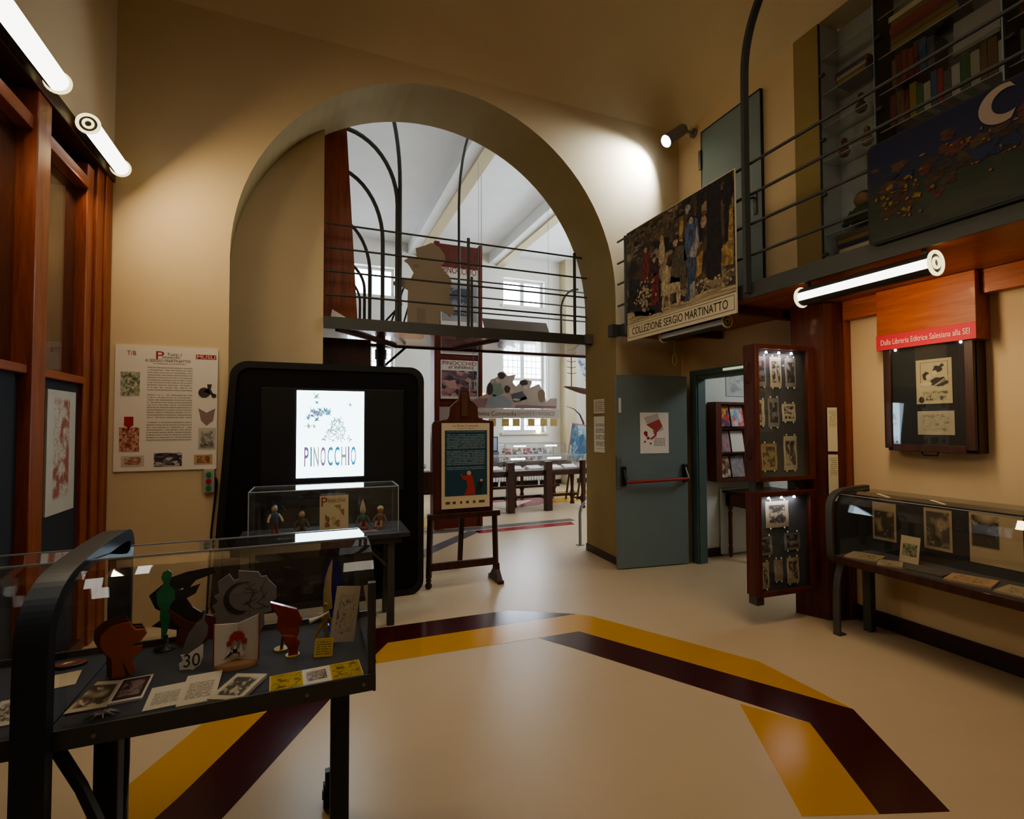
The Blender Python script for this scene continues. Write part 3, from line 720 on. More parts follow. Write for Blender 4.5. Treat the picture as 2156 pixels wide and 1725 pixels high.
# neighbouring case module to the left and the end frame between them
t2 = thing('curved_case', 'second curved showcase module beyond the bent steel frame, mostly out of view', 'showcase')
curved_case(t2, -1.33, -.660, [], c1=-.699)
for x in (-1.25,):
    for y in (1.87, 2.20):
        b = B(); b.box(x-.03, x+.03, y-.03, y+.03, 0, .715); b.build('leg', STEELD, t2)
fr = thing('case_frame', 'bent blue grey flat steel frame standing between the two foreground showcase modules', 'frame', (-.6575, 0, 0))
path = [(0, CF-.038, 0), (0, CF-.038, .55), (0, CF-.038, 1.00), (0, CF-.028, 1.055), (0, CF+.0, 1.10), (0, CF+.06, 1.138), (0, CF+.14, 1.155), (0, CF+.30, 1.168), (0, CF+.46, 1.175), (0, CB+.0, 1.175), (0, CB+.035, 1.155), (0, CB+.045, 1.10)]
def smooth(path, it=2):
    for _ in range(it):
        q = [path[0]]
        for a, c in zip(path, path[1:]):
            a, c = Vector(a), Vector(c); q += [tuple(a*.75+c*.25), tuple(a*.25+c*.75)]
        path = q + [path[-1]]
    return path
b = B(); b.bar(smooth(path), .072, .042, (1, 0, 0)); b.build('bent_bar', [STEELB], fr)
b = B(); b.box(-.036, .036, CB+.03, CB+.05, .0, 1.11); b.build('rear_bar', STEELB, fr)
b = B(); b.bar([(.03, CF+.02, .71), (.08, CF+.04, .58), (.135, CF+.06, .40), (.22, CF+.1, .10), (.245, CF+.11, .0)], .03, .02, (0, 1, 0)); b.build('brace', STEELD, fr)
b = B(); b.tube(smooth([(.13, 1.95, .70), (.135, 1.95, .5), (.12, 1.95, .3), (.115, 1.95, .008)]), .008, 8); o = b.build('hanging_cable', BLACKP); put(o, (-.6575, 0, 0)); tag(o, 'thin black cable hanging under the left part of the foreground showcase', 'cable')

G0 = CT + .001
# cut-out figures --------------------------------------------------------
def cut(b, pts, y, t=.006): return b.prism(pts, 'y', y, y+t)
t = thing('cutout_sculpture', 'orange round cut-out sculpture with dark red layers behind on the tray', 'cut-out', (-.56, 2.05, G0))
op = [(-.035,0),(-.037,.065),(-.058,.09),(-.069,.116),(-.068,.147),(-.046,.170),(-.018,.177),(.010,.180),(.015,.165),(.027,.152),(.050,.150),(.058,.135),(.043,.114),(.012,.100),(.046,.097),(.042,.076),(.016,.056),(.029,.019),(.014,.005),(-.009,.055),(0,0)]
b = B(); cut(b, op, -.004, .008); b.build('orange_layer', ORANGE, t)
b = B(); cut(b, [(x*1.08-.012, z*1.04) for x, z in op], .012, .006); b.build('red_layer', DKRED, t)
b = B(); cut(b, [(x*1.10-.020, z*1.07) for x, z in op], .026, .005); b.build('olive_layer', plain('olive layer', (.08,.06,.03), .6), t)
b = B(); b.box(-.04, .01, -.012, .04, 0, .006); b.build('base', DKRED, t)
t = thing('cutout_figure', 'slim green cut-out figure on a round black base behind the orange cut-out', 'cut-out', (-.492, 2.25, G0))
gp = [(-.014,.035),(-.015,.09),(-.02,.118),(-.018,.148),(-.029,.171),(-.032,.213),(-.014,.232),(-.010,.246),(-.018,.266),(-.012,.285),(.004,.292),(.016,.281),(.014,.262),(.007,.246),(.009,.232),(.026,.212),(.026,.178),(.010,.156),(.013,.113),(.006,.072),(.001,.05)]
b = B(); cut(b, gp, -.003); b.build('figure', GREENC, t)
b = B(); b.lathe([(.038, 0), (.038, .006), (.008, .009), (.007, .05)], n=20); b.build('base', BLACKP, t)
t = thing('cutout_bird', 'small dark red winged cut-out behind the grey paddle shape', 'cut-out', (-.41, 2.23, G0))
b = B(); cut(b, [(-.05,.02),(-.02,0),(.03,.0),(.075,.03),(.085,.10),(.05,.115),(.015,.09),(-.005,.095),(-.075,.155),(-.06,.115),(-.03,.075)], -.003); b.build('figure', DKRED, t)
t = thing('cutout_paddle', 'grey translucent paddle shaped cut-out with a thin tip behind the numbered badge', 'cut-out', (-.378, 2.09, G0))
b = B(); cut(b, [(-.045,0),(-.03,.02),(-.028,.05),(-.012,.10),(.010,.13),(.028,.142),(.036,.175),(.041,.174),(.036,.138),(.048,.115),(.045,.085),(.028,.06),(.035,.03),(.02,0)], -.003); b.build('figure', plain('grey felt cut', (.22,.21,.22), .8, var=.15, scale=40), t)
t = thing('number_badge', 'small white badge with the number 30 before the grey paddle cut-out', 'badge', (-.37, 2.02, G0), (rad(-6), 0, 0))
b = B(); cut(b, [(-.034,.028),(-.022,.035),(-.030,.055),(-.010,.052),(.005,.062),(.036,.080),(.036,.035),(.028,.012),(.014,.004),(.008,0),(-.002,.004),(-.03,.006)], 0, .003); b.build('plate', PAPERW, t)
lettering('30', .004, .033, .048, .042, INK, t, -.001)
t = thing('cutout_bird', 'large black lacy bird cut-out behind the green figure', 'cut-out', (-.43, 2.262, G0))
b = B(); cut(b, [(-.12,.20),(-.05,.26),(.0,.275),(.09,.285),(.10,.262),(.03,.24),(.01,.215),(.045,.225),(.03,.19),(.0,.175),(.02,.14),(.05,.115),(.075,.13),(.07,.105),(.05,.085),(.10,.09),(.10,.06),(-.03,.06),(-.11,.085),(-.06,.12),(-.10,.15)], -.002, .004)
b.box(-.03, -.02, -.002, .002, 0, .08); b.box(.05, .06, -.002, .002, 0, .08); b.build('figure', BLACKP, t)
t = thing('gear_disc', 'grey engraved gear shaped disc standing at the back of the showcase', 'disc', (-.232, 2.255, G0))
gp = [(-.105,.085),(-.112,.097),(-.098,.11),(-.109,.134),(-.090,.150),(-.104,.171),(-.087,.181),(-.093,.226),(-.055,.253),(-.038,.225),(-.021,.230),(-.022,.262),(.047,.250),(.059,.230),(.077,.231),(.083,.218),(.113,.182),(.113,.136),(.090,.120),(.096,.090),(.069,.084),(.072,.04),(.05,.0),(-.06,.0),(-.085,.04)]
b = B(); cut(b, gp, -.005, .010); b.build('disc', GREYC, t)
b = B(); n = 20
o1 = [(-.012+.060*cos(a), .155+.062*sin(a)) for a in [rad(75)+rad(200)*i/n for i in range(n+1)]]
i1 = [(.004+.058*cos(a), .160+.056*sin(a)) for a in [rad(75)+rad(200)*i/n for i in range(n+1)]]
for k in range(n): b.prism([o1[k], o1[k+1], i1[k+1], i1[k]], 'y', -.008, -.0052)
b.build('crescent_mark', NAVY, t)
b = B()
for k in range(14):
    a = -.5 + k*.14; b.obox((.035+.03*cos(k*2.1), -.0055, .15+.045*sin(k*1.7)), (.05, .0012, .0022), Matrix.Rotation(a*1.7, 3, 'Y'))
b.build('engraved_lines', plain('engraving', (.12,.10,.10), .8), t)
t = thing('popup_book', 'white folded pop-up card with a red arch on an oval wooden base', 'pop-up card', (-.227, 1.99, G0))
b = B(); b.lathe([(.066, 0), (.068, .008), (.062, .016)], n=28); b.v = [(x, y*.5, z) for x, y, z in b.v]; b.build('base', PALEWOOD, t)
for s, z1 in ((-1, .158), (1, .175)):
    b = B(); b.add([(0,.022,.017),(s*.066,-.012,.017),(s*.070,-.014,z1),(0,.022,.140),(0,.026,.017),(s*.066,-.008,.017),(s*.070,-.010,z1),(0,.026,.140)], [(0,1,2,3),(7,6,5,4),(0,4,5,1),(1,5,6,2),(2,6,7,3),(3,7,4,0)])
    b.build('leaf', PAPERW, t)
b = B(); b.prism([(-.030,.07),(-.032,.085),(-.024,.088),(-.022,.105),(-.010,.118),(.010,.118),(.022,.105),(.022,.092),(.032,.088),(.028,.07),(.016,.075),(.010,.092),(0,.082),(-.010,.092),(-.018,.072)], 'y', .004, .008); b.build('red_arch', plain('red print', (.50,.025,.02), .6), t)
b = B(); b.prism([(-.038,.03),(-.022,.072),(-.014,.045),(-.006,.078),(.004,.045),(.012,.078),(.020,.045),(.030,.05),(.012,.03),(.004,.062),(-.006,.032),(-.014,.06)], 'y', .001, .004); b.build('white_peaks', PAPERW, t)
b = B(); b.box(-.070,-.066,-.016,-.012,.017,.16); b.box(.068,.072,-.016,-.012,.017,.176); b.build('red_edge', plain('red edge', (.42,.03,.03), .6), t)
t = thing('lacquer_sculpture', 'angular dark red lacquer sculpture stacked in two lobes on yellow discs', 'sculpture', (-.05, 2.03, G0))
r1 = [(-.078,.196),(.013,.158),(.025,.128),(.032,.118),(.022,.104),(.022,.075),(.012,.055),(-.03,.064),(-.047,.09),(-.055,.105),(-.05,.14)]
r2 = [(-.036,.080),(.009,.070),(.018,.050),(.026,.044),(.021,.034),(.015,.01),(.021,.002),(-.015,.002),(-.012,.024),(-.024,.045)]
b = B(); b.prism(r1, 'y', -.012, .012); b.build('upper_lobe', REDGL, t, .003)
b = B(); b.prism(r2, 'y', -.030, -.010); b.build('lower_lobe', REDGL, t, .003)
b = B(); b.lathe([(.024,0),(.024,.004)], (0,-.02,0), 20); b.lathe([(.026,0),(.026,.004)], (-.04,.05,0), 20); b.build('yellow_disc', plain('yellow disc', (.55,.36,.01), .4), t)
b = B(); b.cyl((-.04,.05,.004), (-.03,.012,.08), .006, n=8); b.build('support', REDGL, t)
t = thing('oval_shield', 'upright blue translucent oval behind the tusk in the foreground showcase', 'acrylic oval', (.095, 2.20, G0))
b = B(); b.prism([(.042*cos(2*pi*k/32), .15+.135*sin(2*pi*k/32)) for k in range(32)], 'y', 0, .006); b.build('oval', BLUET, t)
b = B(); b.box(-.035, .035, -.01, .02, 0, .02); b.build('base', BLUET, t)
t = thing('tusk_sculpture', 'pale curved tusk rising from a gold figure before the blue oval', 'sculpture', (.068, 2.08, G0))
b = B(); b.tube([(.004,0,.125),(.002,0,.16),(.001,0,.20),(.005,0,.245),(.012,0,.285),(.018,0,.313)], [.016,.016,.014,.011,.007,.001], 12); b.v = [(x, y*.5, z) for x, y, z in b.v]; b.build('tusk', BONE, t)
b = B(); b.tube([(-.045,-.01,.022),(-.028,0,.05),(-.008,0,.075),(.0,0,.10),(-.004,0,.14)], [.004,.006,.011,.012,.007], 10); b.tube([(0,0,.10),(-.02,-.006,.09),(-.025,-.008,.115)], [.006,.005,.006], 8); b.tube([(-.004,0,.10),(.016,-.004,.085),(.012,-.006,.055)], [.006,.006,.004], 8); b.ell((-.004,-.002,.145), .010, 12, 8); b.tube([(-.005,0,.07),(0,-.005,.03),(-.005,-.005,.004)], [.009,.006,.004], 8)
b.build('gold_figure', GOLD, t)
b = B(); b.tube([(-.062,-.03,.098),(-.02,-.02,.108),(.008,-.008,.118)], [.009,.005,.003], 10); b.build('white_horn', PAPERW, t)
t = thing('drawing_card', 'cream card with a loose pencil drawing leaning beside the gold figure', 'card', (.122, 2.03, G0+.008), (rad(-8), rad(9), rad(6)))
b = B(); b.box(-.048, .042, -.003, .001, 0.004, .205); b.build('card', sketch('pencil drawing', (.62,.54,.40), (.16,.13,.11), 3.1, 4.5, .25), t)
t = thing('gold_note', 'small yellow note with written lines leaning before the gold figure', 'note', (.052, 1.94, G0+.006), (rad(-30), rad(6), 0))
sheet(.062, .062, .003).build('note', textrows('yellow note print', (.62,.42,.02), (.12,.08,.01), 8, rect=(.08,.1,.92,.9), words=8), t)
# papers lying on the tray
t = thing('fold_leaflet', 'long leaflet with two yellow drawn panels along the front of the tray', 'leaflet', (.030, 1.815, G0), rad(3))
flat(.285, .118, .002).build('sheet', PAPERW, t)
for x, m in ((-.092, sketch('yellow drawing a', (.62,.44,.02), (.12,.10,.03), 1.5, 3.5, .35, ax=(0,1), rect=(.02,.02,.98,.98))), (.092, sketch('yellow drawing b', (.62,.44,.02), (.12,.10,.03), 4.4, 4.5, .35, ax=(0,1), rect=(.02,.02,.98,.98)))):
    b = B(); b.box(x-.048, x+.048, -.056, .056, .002, .003); b.build('yellow_panel', m, t)
b = B(); b.box(-.032, .030, -.03, .035, .002, .003); b.build('small_photo', painting('small photo', [(.3,(.12,.10,.10)),(.5,(.30,.22,.20)),(.7,(.48,.42,.40))], 7, 7, ax=(0,1)), t)
card('typed_sheet', 'white typed sheet lying next to the open brochure on the tray', 'paper', (-.402, 1.858, G0), rad(4), .098, .145, P_TX, .002)
card('typed_sheet', 'white typed sheet overlapping another beside the drawn booklet', 'paper', (-.312, 1.862, G0+.0025), rad(2), .10, .20, P_TX, .005)
t = thing('drawn_booklet', 'thick white booklet with black drawings overlapping the typed sheet', 'booklet', (-.205, 1.822, G0), rad(-24))
b = B(); b.box(-.045, .055, -.08, .075, 0, .010); b.build('pages', PAPERW, t)
b = B(); b.box(-.046, .056, -.081, .076, .010, .0115); b.build('cover', P_SKF[0], t)
t = thing('open_brochure', 'open white brochure with dark pictures lying at the front of the tray', 'brochure', (-.555, 1.935, G0), rad(3))
b = B(); b.add([(-.10,-.085,.004),(0,-.085,.001),(0,.085,.001),(-.065,.085,.010),(-.10,-.085,.006),(0,-.085,.004),(0,.085,.004),(-.065,.085,.013)], [(3,2,1,0),(4,5,6,7),(0,1,5,4),(1,2,6,5),(2,3,7,6),(3,0,4,7)]); b.build('left_page', sketch('brochure left', (.62,.54,.38), (.06,.03,.02), 7.2, 2.2, .9, ax=(0,1), lines=False, rect=(.1,.1,.95,.9)), t)
b = B(); b.box(0, .085, -.075, .085, .0, .006); b.build('right_page', PAPERW, t)
b = B(); b.box(.006, .079, -.062, .075, .006, .007); b.build('dark_picture', sketch('brochure right', (.06,.02,.025), (.34,.26,.26), 5.2, 3.2, .8, ax=(0,1), lines=False, rect=(.1,.1,.9,.9)), t)
t = thing('silver_trinket', 'small spiky silver trinket before the open brochure on the tray', 'trinket', (-.545, 1.80, G0))
b = B(); random.seed(3)
for k in range(9):
    a = k*.7; b.tube([(0,0,.006),(.02*cos(a),.012*sin(a),.012),(.045*cos(a),.022*sin(a),.004)], [.006,.004,.001], 6)
b.build('spikes', plain('dull silver', (.28,.27,.28), .35, .7), t)
card('blank_sheet', 'blank cream paper lying on the second showcase tray behind the steel frame', 'paper', (-.745, 2.10, G0), rad(10), .085, .11, PAPERC, .002)
card('picture_sheet', 'sheet with dark pictures lying on the second showcase tray', 'paper', (-.80, 1.93, G0), rad(5), .10, .17, P_SKF[3], .002)
t = thing('wooden_dish', 'small reddish oval dish at the back of the second tray', 'dish', (-.765, 2.22, G0))
b = B(); b.lathe([(.03,0),(.05,.008),(.045,.010),(.025,.004)], n=20); b.v = [(x, y*.6, z) for x, y, z in b.v]; b.build('dish', plain('reddish wood', (.18,.06,.035), .3, coat=.4), t)
# ------------------------------------------------------------------ easel with the poster
t = thing('easel', 'dark carved wooden easel with turned feet standing between screen stand and pier', 'easel', (1.425, 4.83, 0))
for s in (-1, 1):
    b = B(); b.tube([(s*.345, 0, .10), (s*.33, 0, .70)], .030, 4); b.v = [(x, y, z) for x, y, z in b.v]; b.build('leg', DARKWOOD, t)
    b = B()
    if s < 0: b.lathe([(.012,0),(.03,.012),(.034,.035),(.02,.06),(.028,.075),(.022,.10),(.03,.13)], (s*.347, 0, 0), 16)
    else: b.box(s*.347-.03, s*.347+.03, -.15, .16, 0, .035); b.prism([(-.12,.035),(.13,.035),(.04,.12),(.03,.18),(-.03,.18),(-.04,.12)], 'x', s*.347-.026, s*.347+.026)
    b.build('foot', DARKWOOD, t, .004 if s > 0 else 0)
b = B(); b.box(-.33, .335, -.018, .018, .165, .235); b.build('stretcher', DARKWOOD, t, .004)
b = B(); b.box(-.36, .375, -.05, .02, .66, .715); b.build('ledge', DARKWOOD, t, .005)
b = B(); b.prism([(-.30,.715),(.31,.715),(.322,1.59),(.312,1.62),(.24,1.625),(.17,1.64),(.155,1.665),(.15,1.76),(.115,1.80),(.07,1.83),(.055,1.93),(-.035,1.93),(-.05,1.83),(-.09,1.80),(-.135,1.755),(-.145,1.665),(-.165,1.635),(-.24,1.62),(-.302,1.61),(-.315,1.585)], 'y', -.008, .022); b.build('carved_board', MAHOG, t, .003)
b = B(); b.box(-.025, .04, -.022, -.008, 1.66, 1.90); b.cyl((.008,-.04,1.87),(.008,-.02,1.87),.012,n=12); b.build('top_clamp', plain('worn wood clamp', (.12,.05,.025), .5), t, .004)
b = B(); b.bar([(.0,.03,1.55),(.08,.30,.8),(.12,.55,0.02)], .05, .03, (1,0,0)); b.build('rear_leg', DARKWOOD, t)
t = thing('easel_poster', 'white poster with a blue text panel resting on the dark easel', 'poster', (1.443, 4.80, .757))
sheet(.495, .84, .008).build('sheet', PAPERC, t)
flatmesh(t, 'blue_panel', textrows('blue text panel', (.022,.075,.115), (.30,.37,.40), 40, rect=(.04,.40,.95,.985), words=32, para=10, fill=.48, seed=2), .003, .445, .435, .645, -.0055)
lettering('La Divina Commedia', .0, .815, .26, .022, INKB, t, -.0048); lettering('Dante e i ragazzi', .0, .787, .17, .014, INKB, t, -.0048)
b = B(); b.prism([(-.02,.13),(.095,.13),(.085,.22),(.07,.30),(.05,.335),(.02,.335),(-.03,.31),(-.045,.345),(-.055,.33),(-.035,.285),(.005,.27),(.015,.22),(0,.17)], 'y', -.008, -.0062); b.build('red_robe', plain('printed red robe', (.42,.05,.045), .7), t)
b = B(); b.prism([(.115,.18),(.15,.18),(.175,.225),(.165,.26),(.135,.255),(.12,.235)], 'y', -.008, -.0062); b.prism([(.12,.18),(.13,.18),(.115,.125),(.108,.125)], 'y', -.008,-.0062); b.prism([(.14,.18),(.15,.18),(.155,.125),(.147,.125)], 'y', -.008,-.0062); b.build('dark_silhouette', INK, t)
b = B(); b.prism(arcpts(.03,.345,.022,0,2*pi,14)[:-1], 'y', -.0082, -.0062); b.prism(arcpts(.16,.268,.014,0,2*pi,12)[:-1], 'y', -.0082, -.0062); b.build('pale_face', FIG6, t)
b = B()
for x, w in ((-.185,.045),(-.12,.03),(-.05,.02),(.015,.03),(.085,.025),(.165,.06)): b.box(x-w/2, x+w/2, -.0052, -.004, .045, .07)
b.build('small_logos', plain('logo print', (.10,.09,.05), .7), t)

# notices on the pier ----------------------------------------------------
def xj(y): return 3.212 + (y-4.8)/.75*.043   # face of the right jamb
rj = -pi/2 + .057
o = sheet(.285, .17, .006).build('notice_plaque', textrows('plaque print', (.62,.56,.48), (.25,.2,.18), 7, rect=(.1,.1,.9,.9), words=9)); put(o, (xj(5.155)-.006, 5.155, 1.712), (0,0,rj)); tag(o, 'small square notice plaque on the ochre pier above the long notice', 'notice')
o = sheet(.29, .43, .004).build('notice_sheet', P_TXU); put(o, (xj(5.15)-.006, 5.15, 1.245), (0,0,rj)); tag(o, 'long white printed notice on the ochre pier below the square plaque', 'notice')

# blue fire door leaf ----------------------------------------------------
dl = Vector((3.985-3.118, 4.545-4.655, 0)); ang = math.atan2(dl.y, dl.x); L = dl.length
t = thing('door_1', 'blue grey fire door standing open in front of the arch wall', 'door', (3.118, 4.655, .008), ang); t['kind'] = 'structure'
b = B(); b.box(0, L, -.0, .05, 0, 2.115); b.build('door_leaf', DOORB, t, .004)
b = B(); b.box(.04, .095, -.03, 0, .90, 1.11); b.prism([(-.10,.94),(-.03,1.08),(-.03,.96),(-.085,.93)], 'x', .055, .08); b.build('panic_bracket', BLACKP, t, .004)
b = B(); b.box(L-.075, L-.02, -.03, 0, .92, 1.12); b.prism([(-.10,.96),(-.03,1.09),(-.03,.97),(-.085,.95)], 'x', L-.06, L-.035); b.build('panic_bracket', BLACKP, t, .004)
b = B(); b.cyl((.06,-.092,.945), (L-.045,-.092,.965), .017, n=14); b.build('panic_bar', REDBAR, t)
b = B(); b.box(.015, .045, -.003, 0, .85, 1.20); b.box(.0, .003, -.002, .04, .84, 1.22); b.build('lock_plate', STEELL, t)
b = B(); b.box(.02, .05, -.003, 0, 1.70, 1.86); b.build('white_tag', WHITEP, t)
def ondoor(u, d, z): return (3.118 + cos(ang)*u + sin(ang)*d, 4.655 + sin(ang)*u - cos(ang)*d, z)
t = thing('door_flyer', 'white flyer with a red and grey picture taped to the blue door', 'flyer', ondoor(.455, .003, 1.255), (0, 0, ang))
sheet(.355, .455, .003).build('sheet', PAPERW, t)
b = B(); b.prism([(-.10,.32),(.03,.235),(.10,.30),(.06,.38)], 'y', -.0035, -.0015); b.prism([(-.02,.26),(.03,.235),(.02,.19),(-.04,.15),(-.06,.165),(0,.2)], 'y', -.0035, -.0015); b.build('red_shape', plain('flyer red', (.42,.07,.06), .7), t)
b = B(); b.prism([(-.13,.40),(.04,.445),(.06,.38),(-.09,.33)], 'y', -.0035, -.0015); b.prism([(.10,.30),(.115,.26),(.03,.235)], 'y', -.0035,-.0015); b.build('grey_shape', plain('flyer grey', (.50,.47,.46), .7), t)
b = B()
for x, z, r in ((-.11,.225,.025),(-.08,.17,.018),(-.12,.13,.012),(-.05,.11,.012),(-.10,.2,.015)): b.prism(arcpts(x,z,r,0,2*pi,7)[:-1], 'y', -.0035, -.0015)
b.build('dark_spots', INKR, t)
flatmesh(t, 'print', textrows('flyer print', (.74,.70,.65), (.25,.2,.2), 6, rect=(0,0,1,1), words=8), .06, .13, .14, .09, -.0032)

# swivelling pair of shallow cases in front of the opening ----------------
SX, SY = 3.206, 2.909; SW = .60; SA = rad(-3.3)
sw = thing('swivel_case', 'mahogany swinging pair of stacked glazed picture cases hinged on the timber column', 'display case', (SX, SY, 0), SA)
CZ = ((1.129, 2.205), (.242, 1.048))
for k, (z0, z1) in enumerate(CZ):
    b = B(); f = .035
    b.box(0, SW, .09, .105, z0, z1); b.box(0, .02, .0, .09, z0, z1); b.box(SW-.02, SW, 0, .09, z0, z1); b.box(.02, SW-.02, 0, .09, z0, z0+.02); b.box(.02, SW-.02, 0, .09, z1-.02, z1)
    cs = b.build('case_box', MAHOG, sw, .003)
    b = B(); b.box(0, f, -.022, -.001, z0, z1); b.box(SW-f-.03, SW, -.022, -.001, z0, z1); b.box(f, SW-f-.03, -.022, -.001, z0, z0+f); b.box(f, SW-f-.03, -.022, -.001, z1-f, z1); b.build('front_frame', MAHOG, cs, .004)
    b = B(); b.box(.02, SW-.02, .06, .07, z0+.02, z1-.02); b.build('felt_back', GREYFELT, cs)
    b = B(); b.box(f, SW-f-.03, -.014, -.009, z0+f, z1-f); b.build('glass_front', PANE, cs)
    b = B(); b.box(.12, .48, .02, .03, z1-.045, z1-.037); b.build('light_rail', STEELL, cs)
    b = B()
    for x in (.16, .29, .42): b.lathe([(.012, 0), (.005, .018)], (x, .03, z1-.062), 12)
    b.build('led_spot', LEDE, cs)
b = B(); b.box(.01, .08, .015, .095, .172, .242); b.build('lower_bracket', STEEL, sw)
for z in (.60, 1.85):
    b = B(); b.box(SW, SW+.065, .05, .075, z, z+.12); b.cyl((SW+.012, .03, z-.01), (SW+.012, .03, z+.13), .014, n=10); b.build('hinge', STEEL, sw)
for x0, x1 in ((.02, .10), (.42, .46)):
    b = B(); b.box(x0, x1, .02, .09, 1.048, 1.129); b.build('spacer', STEEL, sw)
b = B()
for z in (1.98, 1.38): b.tube([(-.003, .05, z+.08), (-.03, .05, z+.06), (-.03, .05, z-.06), (-.003, .05, z-.08)], .006, 8)
b.build('pull_handle', DARKWOOD, sw)
RS = Matrix.Rotation(SA, 3, 'Z')
def pinned(label, x, z, w, h, mat, lift=.0):
    z = 1.129 + (z-1.06)*.888 if z > 1.05 else .242 + (z-.075)*.903
    x *= .815; w *= .815; h *= .89
    p = Vector((SX, SY, 0)) + RS @ Vector((x, .056 - lift, z))
    t = thing('pinned_drawing', label, 'drawing', p, (0, 0, SA), 'drawings pinned in the swivel cases')
    b = B(); b.grid(lambda u, v: (-w/2+w*u, -.006*abs(sin(pi*u))-.003*sin(2*pi*v), h*v), 6, 6); b.build('sheet', mat, t)
    b = B()
    for px_ in (-.3, .3):
        for pz in (-.008, h+.008): b.ell((px_*w, -.004, pz), (.0085, .004, .0085), 10, 6)
    b.build('pin', WHITEP, t)
    return t
K = lambda i: P_SK[i]
pinned('dark grey photograph print, leftmost in the top row of the upper swivel case', .155, 1.905, .135, .27, K(3))
pinned('half white half grey print at the middle of the top row, upper swivel case', .345, 1.90, .145, .275, K(4))
pinned('dark print right in the top row of the upper swivel case', .535, 1.905, .14, .265, K(5))
pinned('cream sheet with one dark upright figure, leftmost in the middle row', .135, 1.555, .125, .225, sketch('upright ink figure', (.56,.48,.36), (.04,.035,.03), 2.6, 2.6, .8, rect=(.3,.1,.7,.92)))
pinned('dark tall print at the middle of the middle row, upper swivel case', .31, 1.54, .14, .26, K(3))
pinned('wide cream sheet with small ink drawings right in the middle row', .505, 1.59, .175, .16, K(2))
pinned('ochre folded letter at the bottom left of the upper swivel case', .245, 1.15, .195, .24, sketch('ochre letter', (.46,.34,.19), (.12,.08,.04), 6.1, 4, .6, rect=(.05,.1,.9,.9)))
pinned('tall cream sheet with dark marks at the bottom right of the upper case', .515, 1.145, .17, .31, K(0))
pinned('wide landscape drawing at the top of the lower swivel case', .33, .64, .29, .235, K(1))
pinned('dark landscape print left in the middle of the lower swivel case', .16, .405, .20, .165, K(5))
pinned('dark landscape print right in the middle of the lower swivel case', .515, .43, .205, .155, K(3))
pinned('pale portrait drawing at the bottom left of the lower swivel case', .135, .115, .165, .235, K(4))
pinned('narrow blank pinkish sheet at the bottom middle of the lower case', .335, .17, .11, .19, sketch('pinkish sheet', (.46,.36,.28), (.28,.18,.14), 4.2, 4, .2))
pinned('portrait print with dark trees at the bottom right of the lower case', .52, .135, .155, .23, K(0))
o = B().box(.0, .012, 0, .004, 0, .15).build('red_reflection_tag', DKRED); bpy.data.objects.remove(o)

# timber column ----------------------------------------------------------
b = B(); b.prism([(3.785,3.045),(3.885,2.825),(3.945,2.79),(3.945,3.045)], 'z', 0, 2.565); b.prism([(3.947,2.792),(4.045,2.77),(4.045,3.045),(3.947,3.045)], 'z', 0, 2.565)
t = b.build('timber_column', MAHOG, None, .003); tag(t, 'tall dark timber column beside the swivel cases under the gallery', 'column')
b = B(); b.prism([(4.047,2.762),(4.125,2.762),(4.125,3.045),(4.047,3.045)], 'z', 0, 2.565); b.build('bright_edge_board', REDWOOD, t, .003)
for z, h, lab in ((1.355, .355, 'upper pale caption strip on the timber column'), (.955, .375, 'lower pale caption strip on the timber column')):
    c = thing('caption_strip', lab + ' beside the swivel cases', 'sign', (3.922, 2.794, z), (0, 0, rad(-29)))
    sheet(.075, h, .006).build('strip', P_TXS, c)
    b = B(); b.box(-.041, -.037, -.004, .004, 0, h); b.build('edge', INK, c)

# hanging wooden wall case with the red sign -----------------------------
t = thing('wall_case', 'wooden wall case with a red title sign and dark glazed picture box below', 'display case', (XR, 2.155, 0), -pi/2)
b = B(); b.box(-.305, .305, -.165, -.005, 2.125, 2.572); b.build('upper_box', REDWOODX if False else wood('orange plank wood', (.26,.055,.014), (.50,.14,.04), axis=0, scale=.8), t, .004)
b = B(); b.box(-.28, .275, -.125, -.11, 1.40, 2.125); b.build('felt_back', NAVY, t)
b = B(); b.box(-.275, -.225, -.15, -.11, 1.40, 2.125); b.box(.225, .275, -.15, -.11, 1.40, 2.125); b.box(-.225, .225, -.15, -.11, 1.38, 1.43); b.box(-.275, -.255, -.11, -.002, 1.38, 2.125); b.box(.255, .275, -.11, -.002, 1.38, 2.125); b.box(-.255, .255, -.11, -.002, 1.38, 1.40); b.build('lower_frame', DARKWOOD, t, .003)
b = B(); b.box(-.225, .225, -.142, -.138, 1.43, 2.125); b.build('glass_front', PANE, t)
b = B(); b.tube([(-.05,-.12,1.38),(-.045,-.12,1.357),(.045,-.12,1.357),(.05,-.12,1.38)], .006, 8); b.build('pull_handle', BLACKP, t)
b = B()
for x in (-.2, .2): b.ell((x, -.128, 2.118), .008, 10, 6)
b.build('led_spot', LEDE, t)
b = B(); b.box(-.305, .305, -.172, -.166, 2.125, 2.235); sg = b.build('red_sign', CRIMSON, t)
lettering('Dalla Libreria Editrice Salesiana alla SEI', 0, 2.180, .545, .040, LETTERP, sg, -.1735)
def rwall(name, label, cat, x, z, w, h, mat, d, group=None):
    o = sheet(w, h, .003).build(name, mat); put(o, (XR-d, 2.155-x, z), (0, 0, -pi/2)); return tag(o, label, cat, group)
o = rwall('mounted_drawing', 'cream ink drawing of two embracing heads in the wall case', 'drawing', .04, 1.715, .215, .31, sketch('ink heads', (.60,.50,.33), (.05,.04,.035), 6.6, 4.5, .5, rect=(.12,.05,.9,.3)), .129)
random.seed(8)
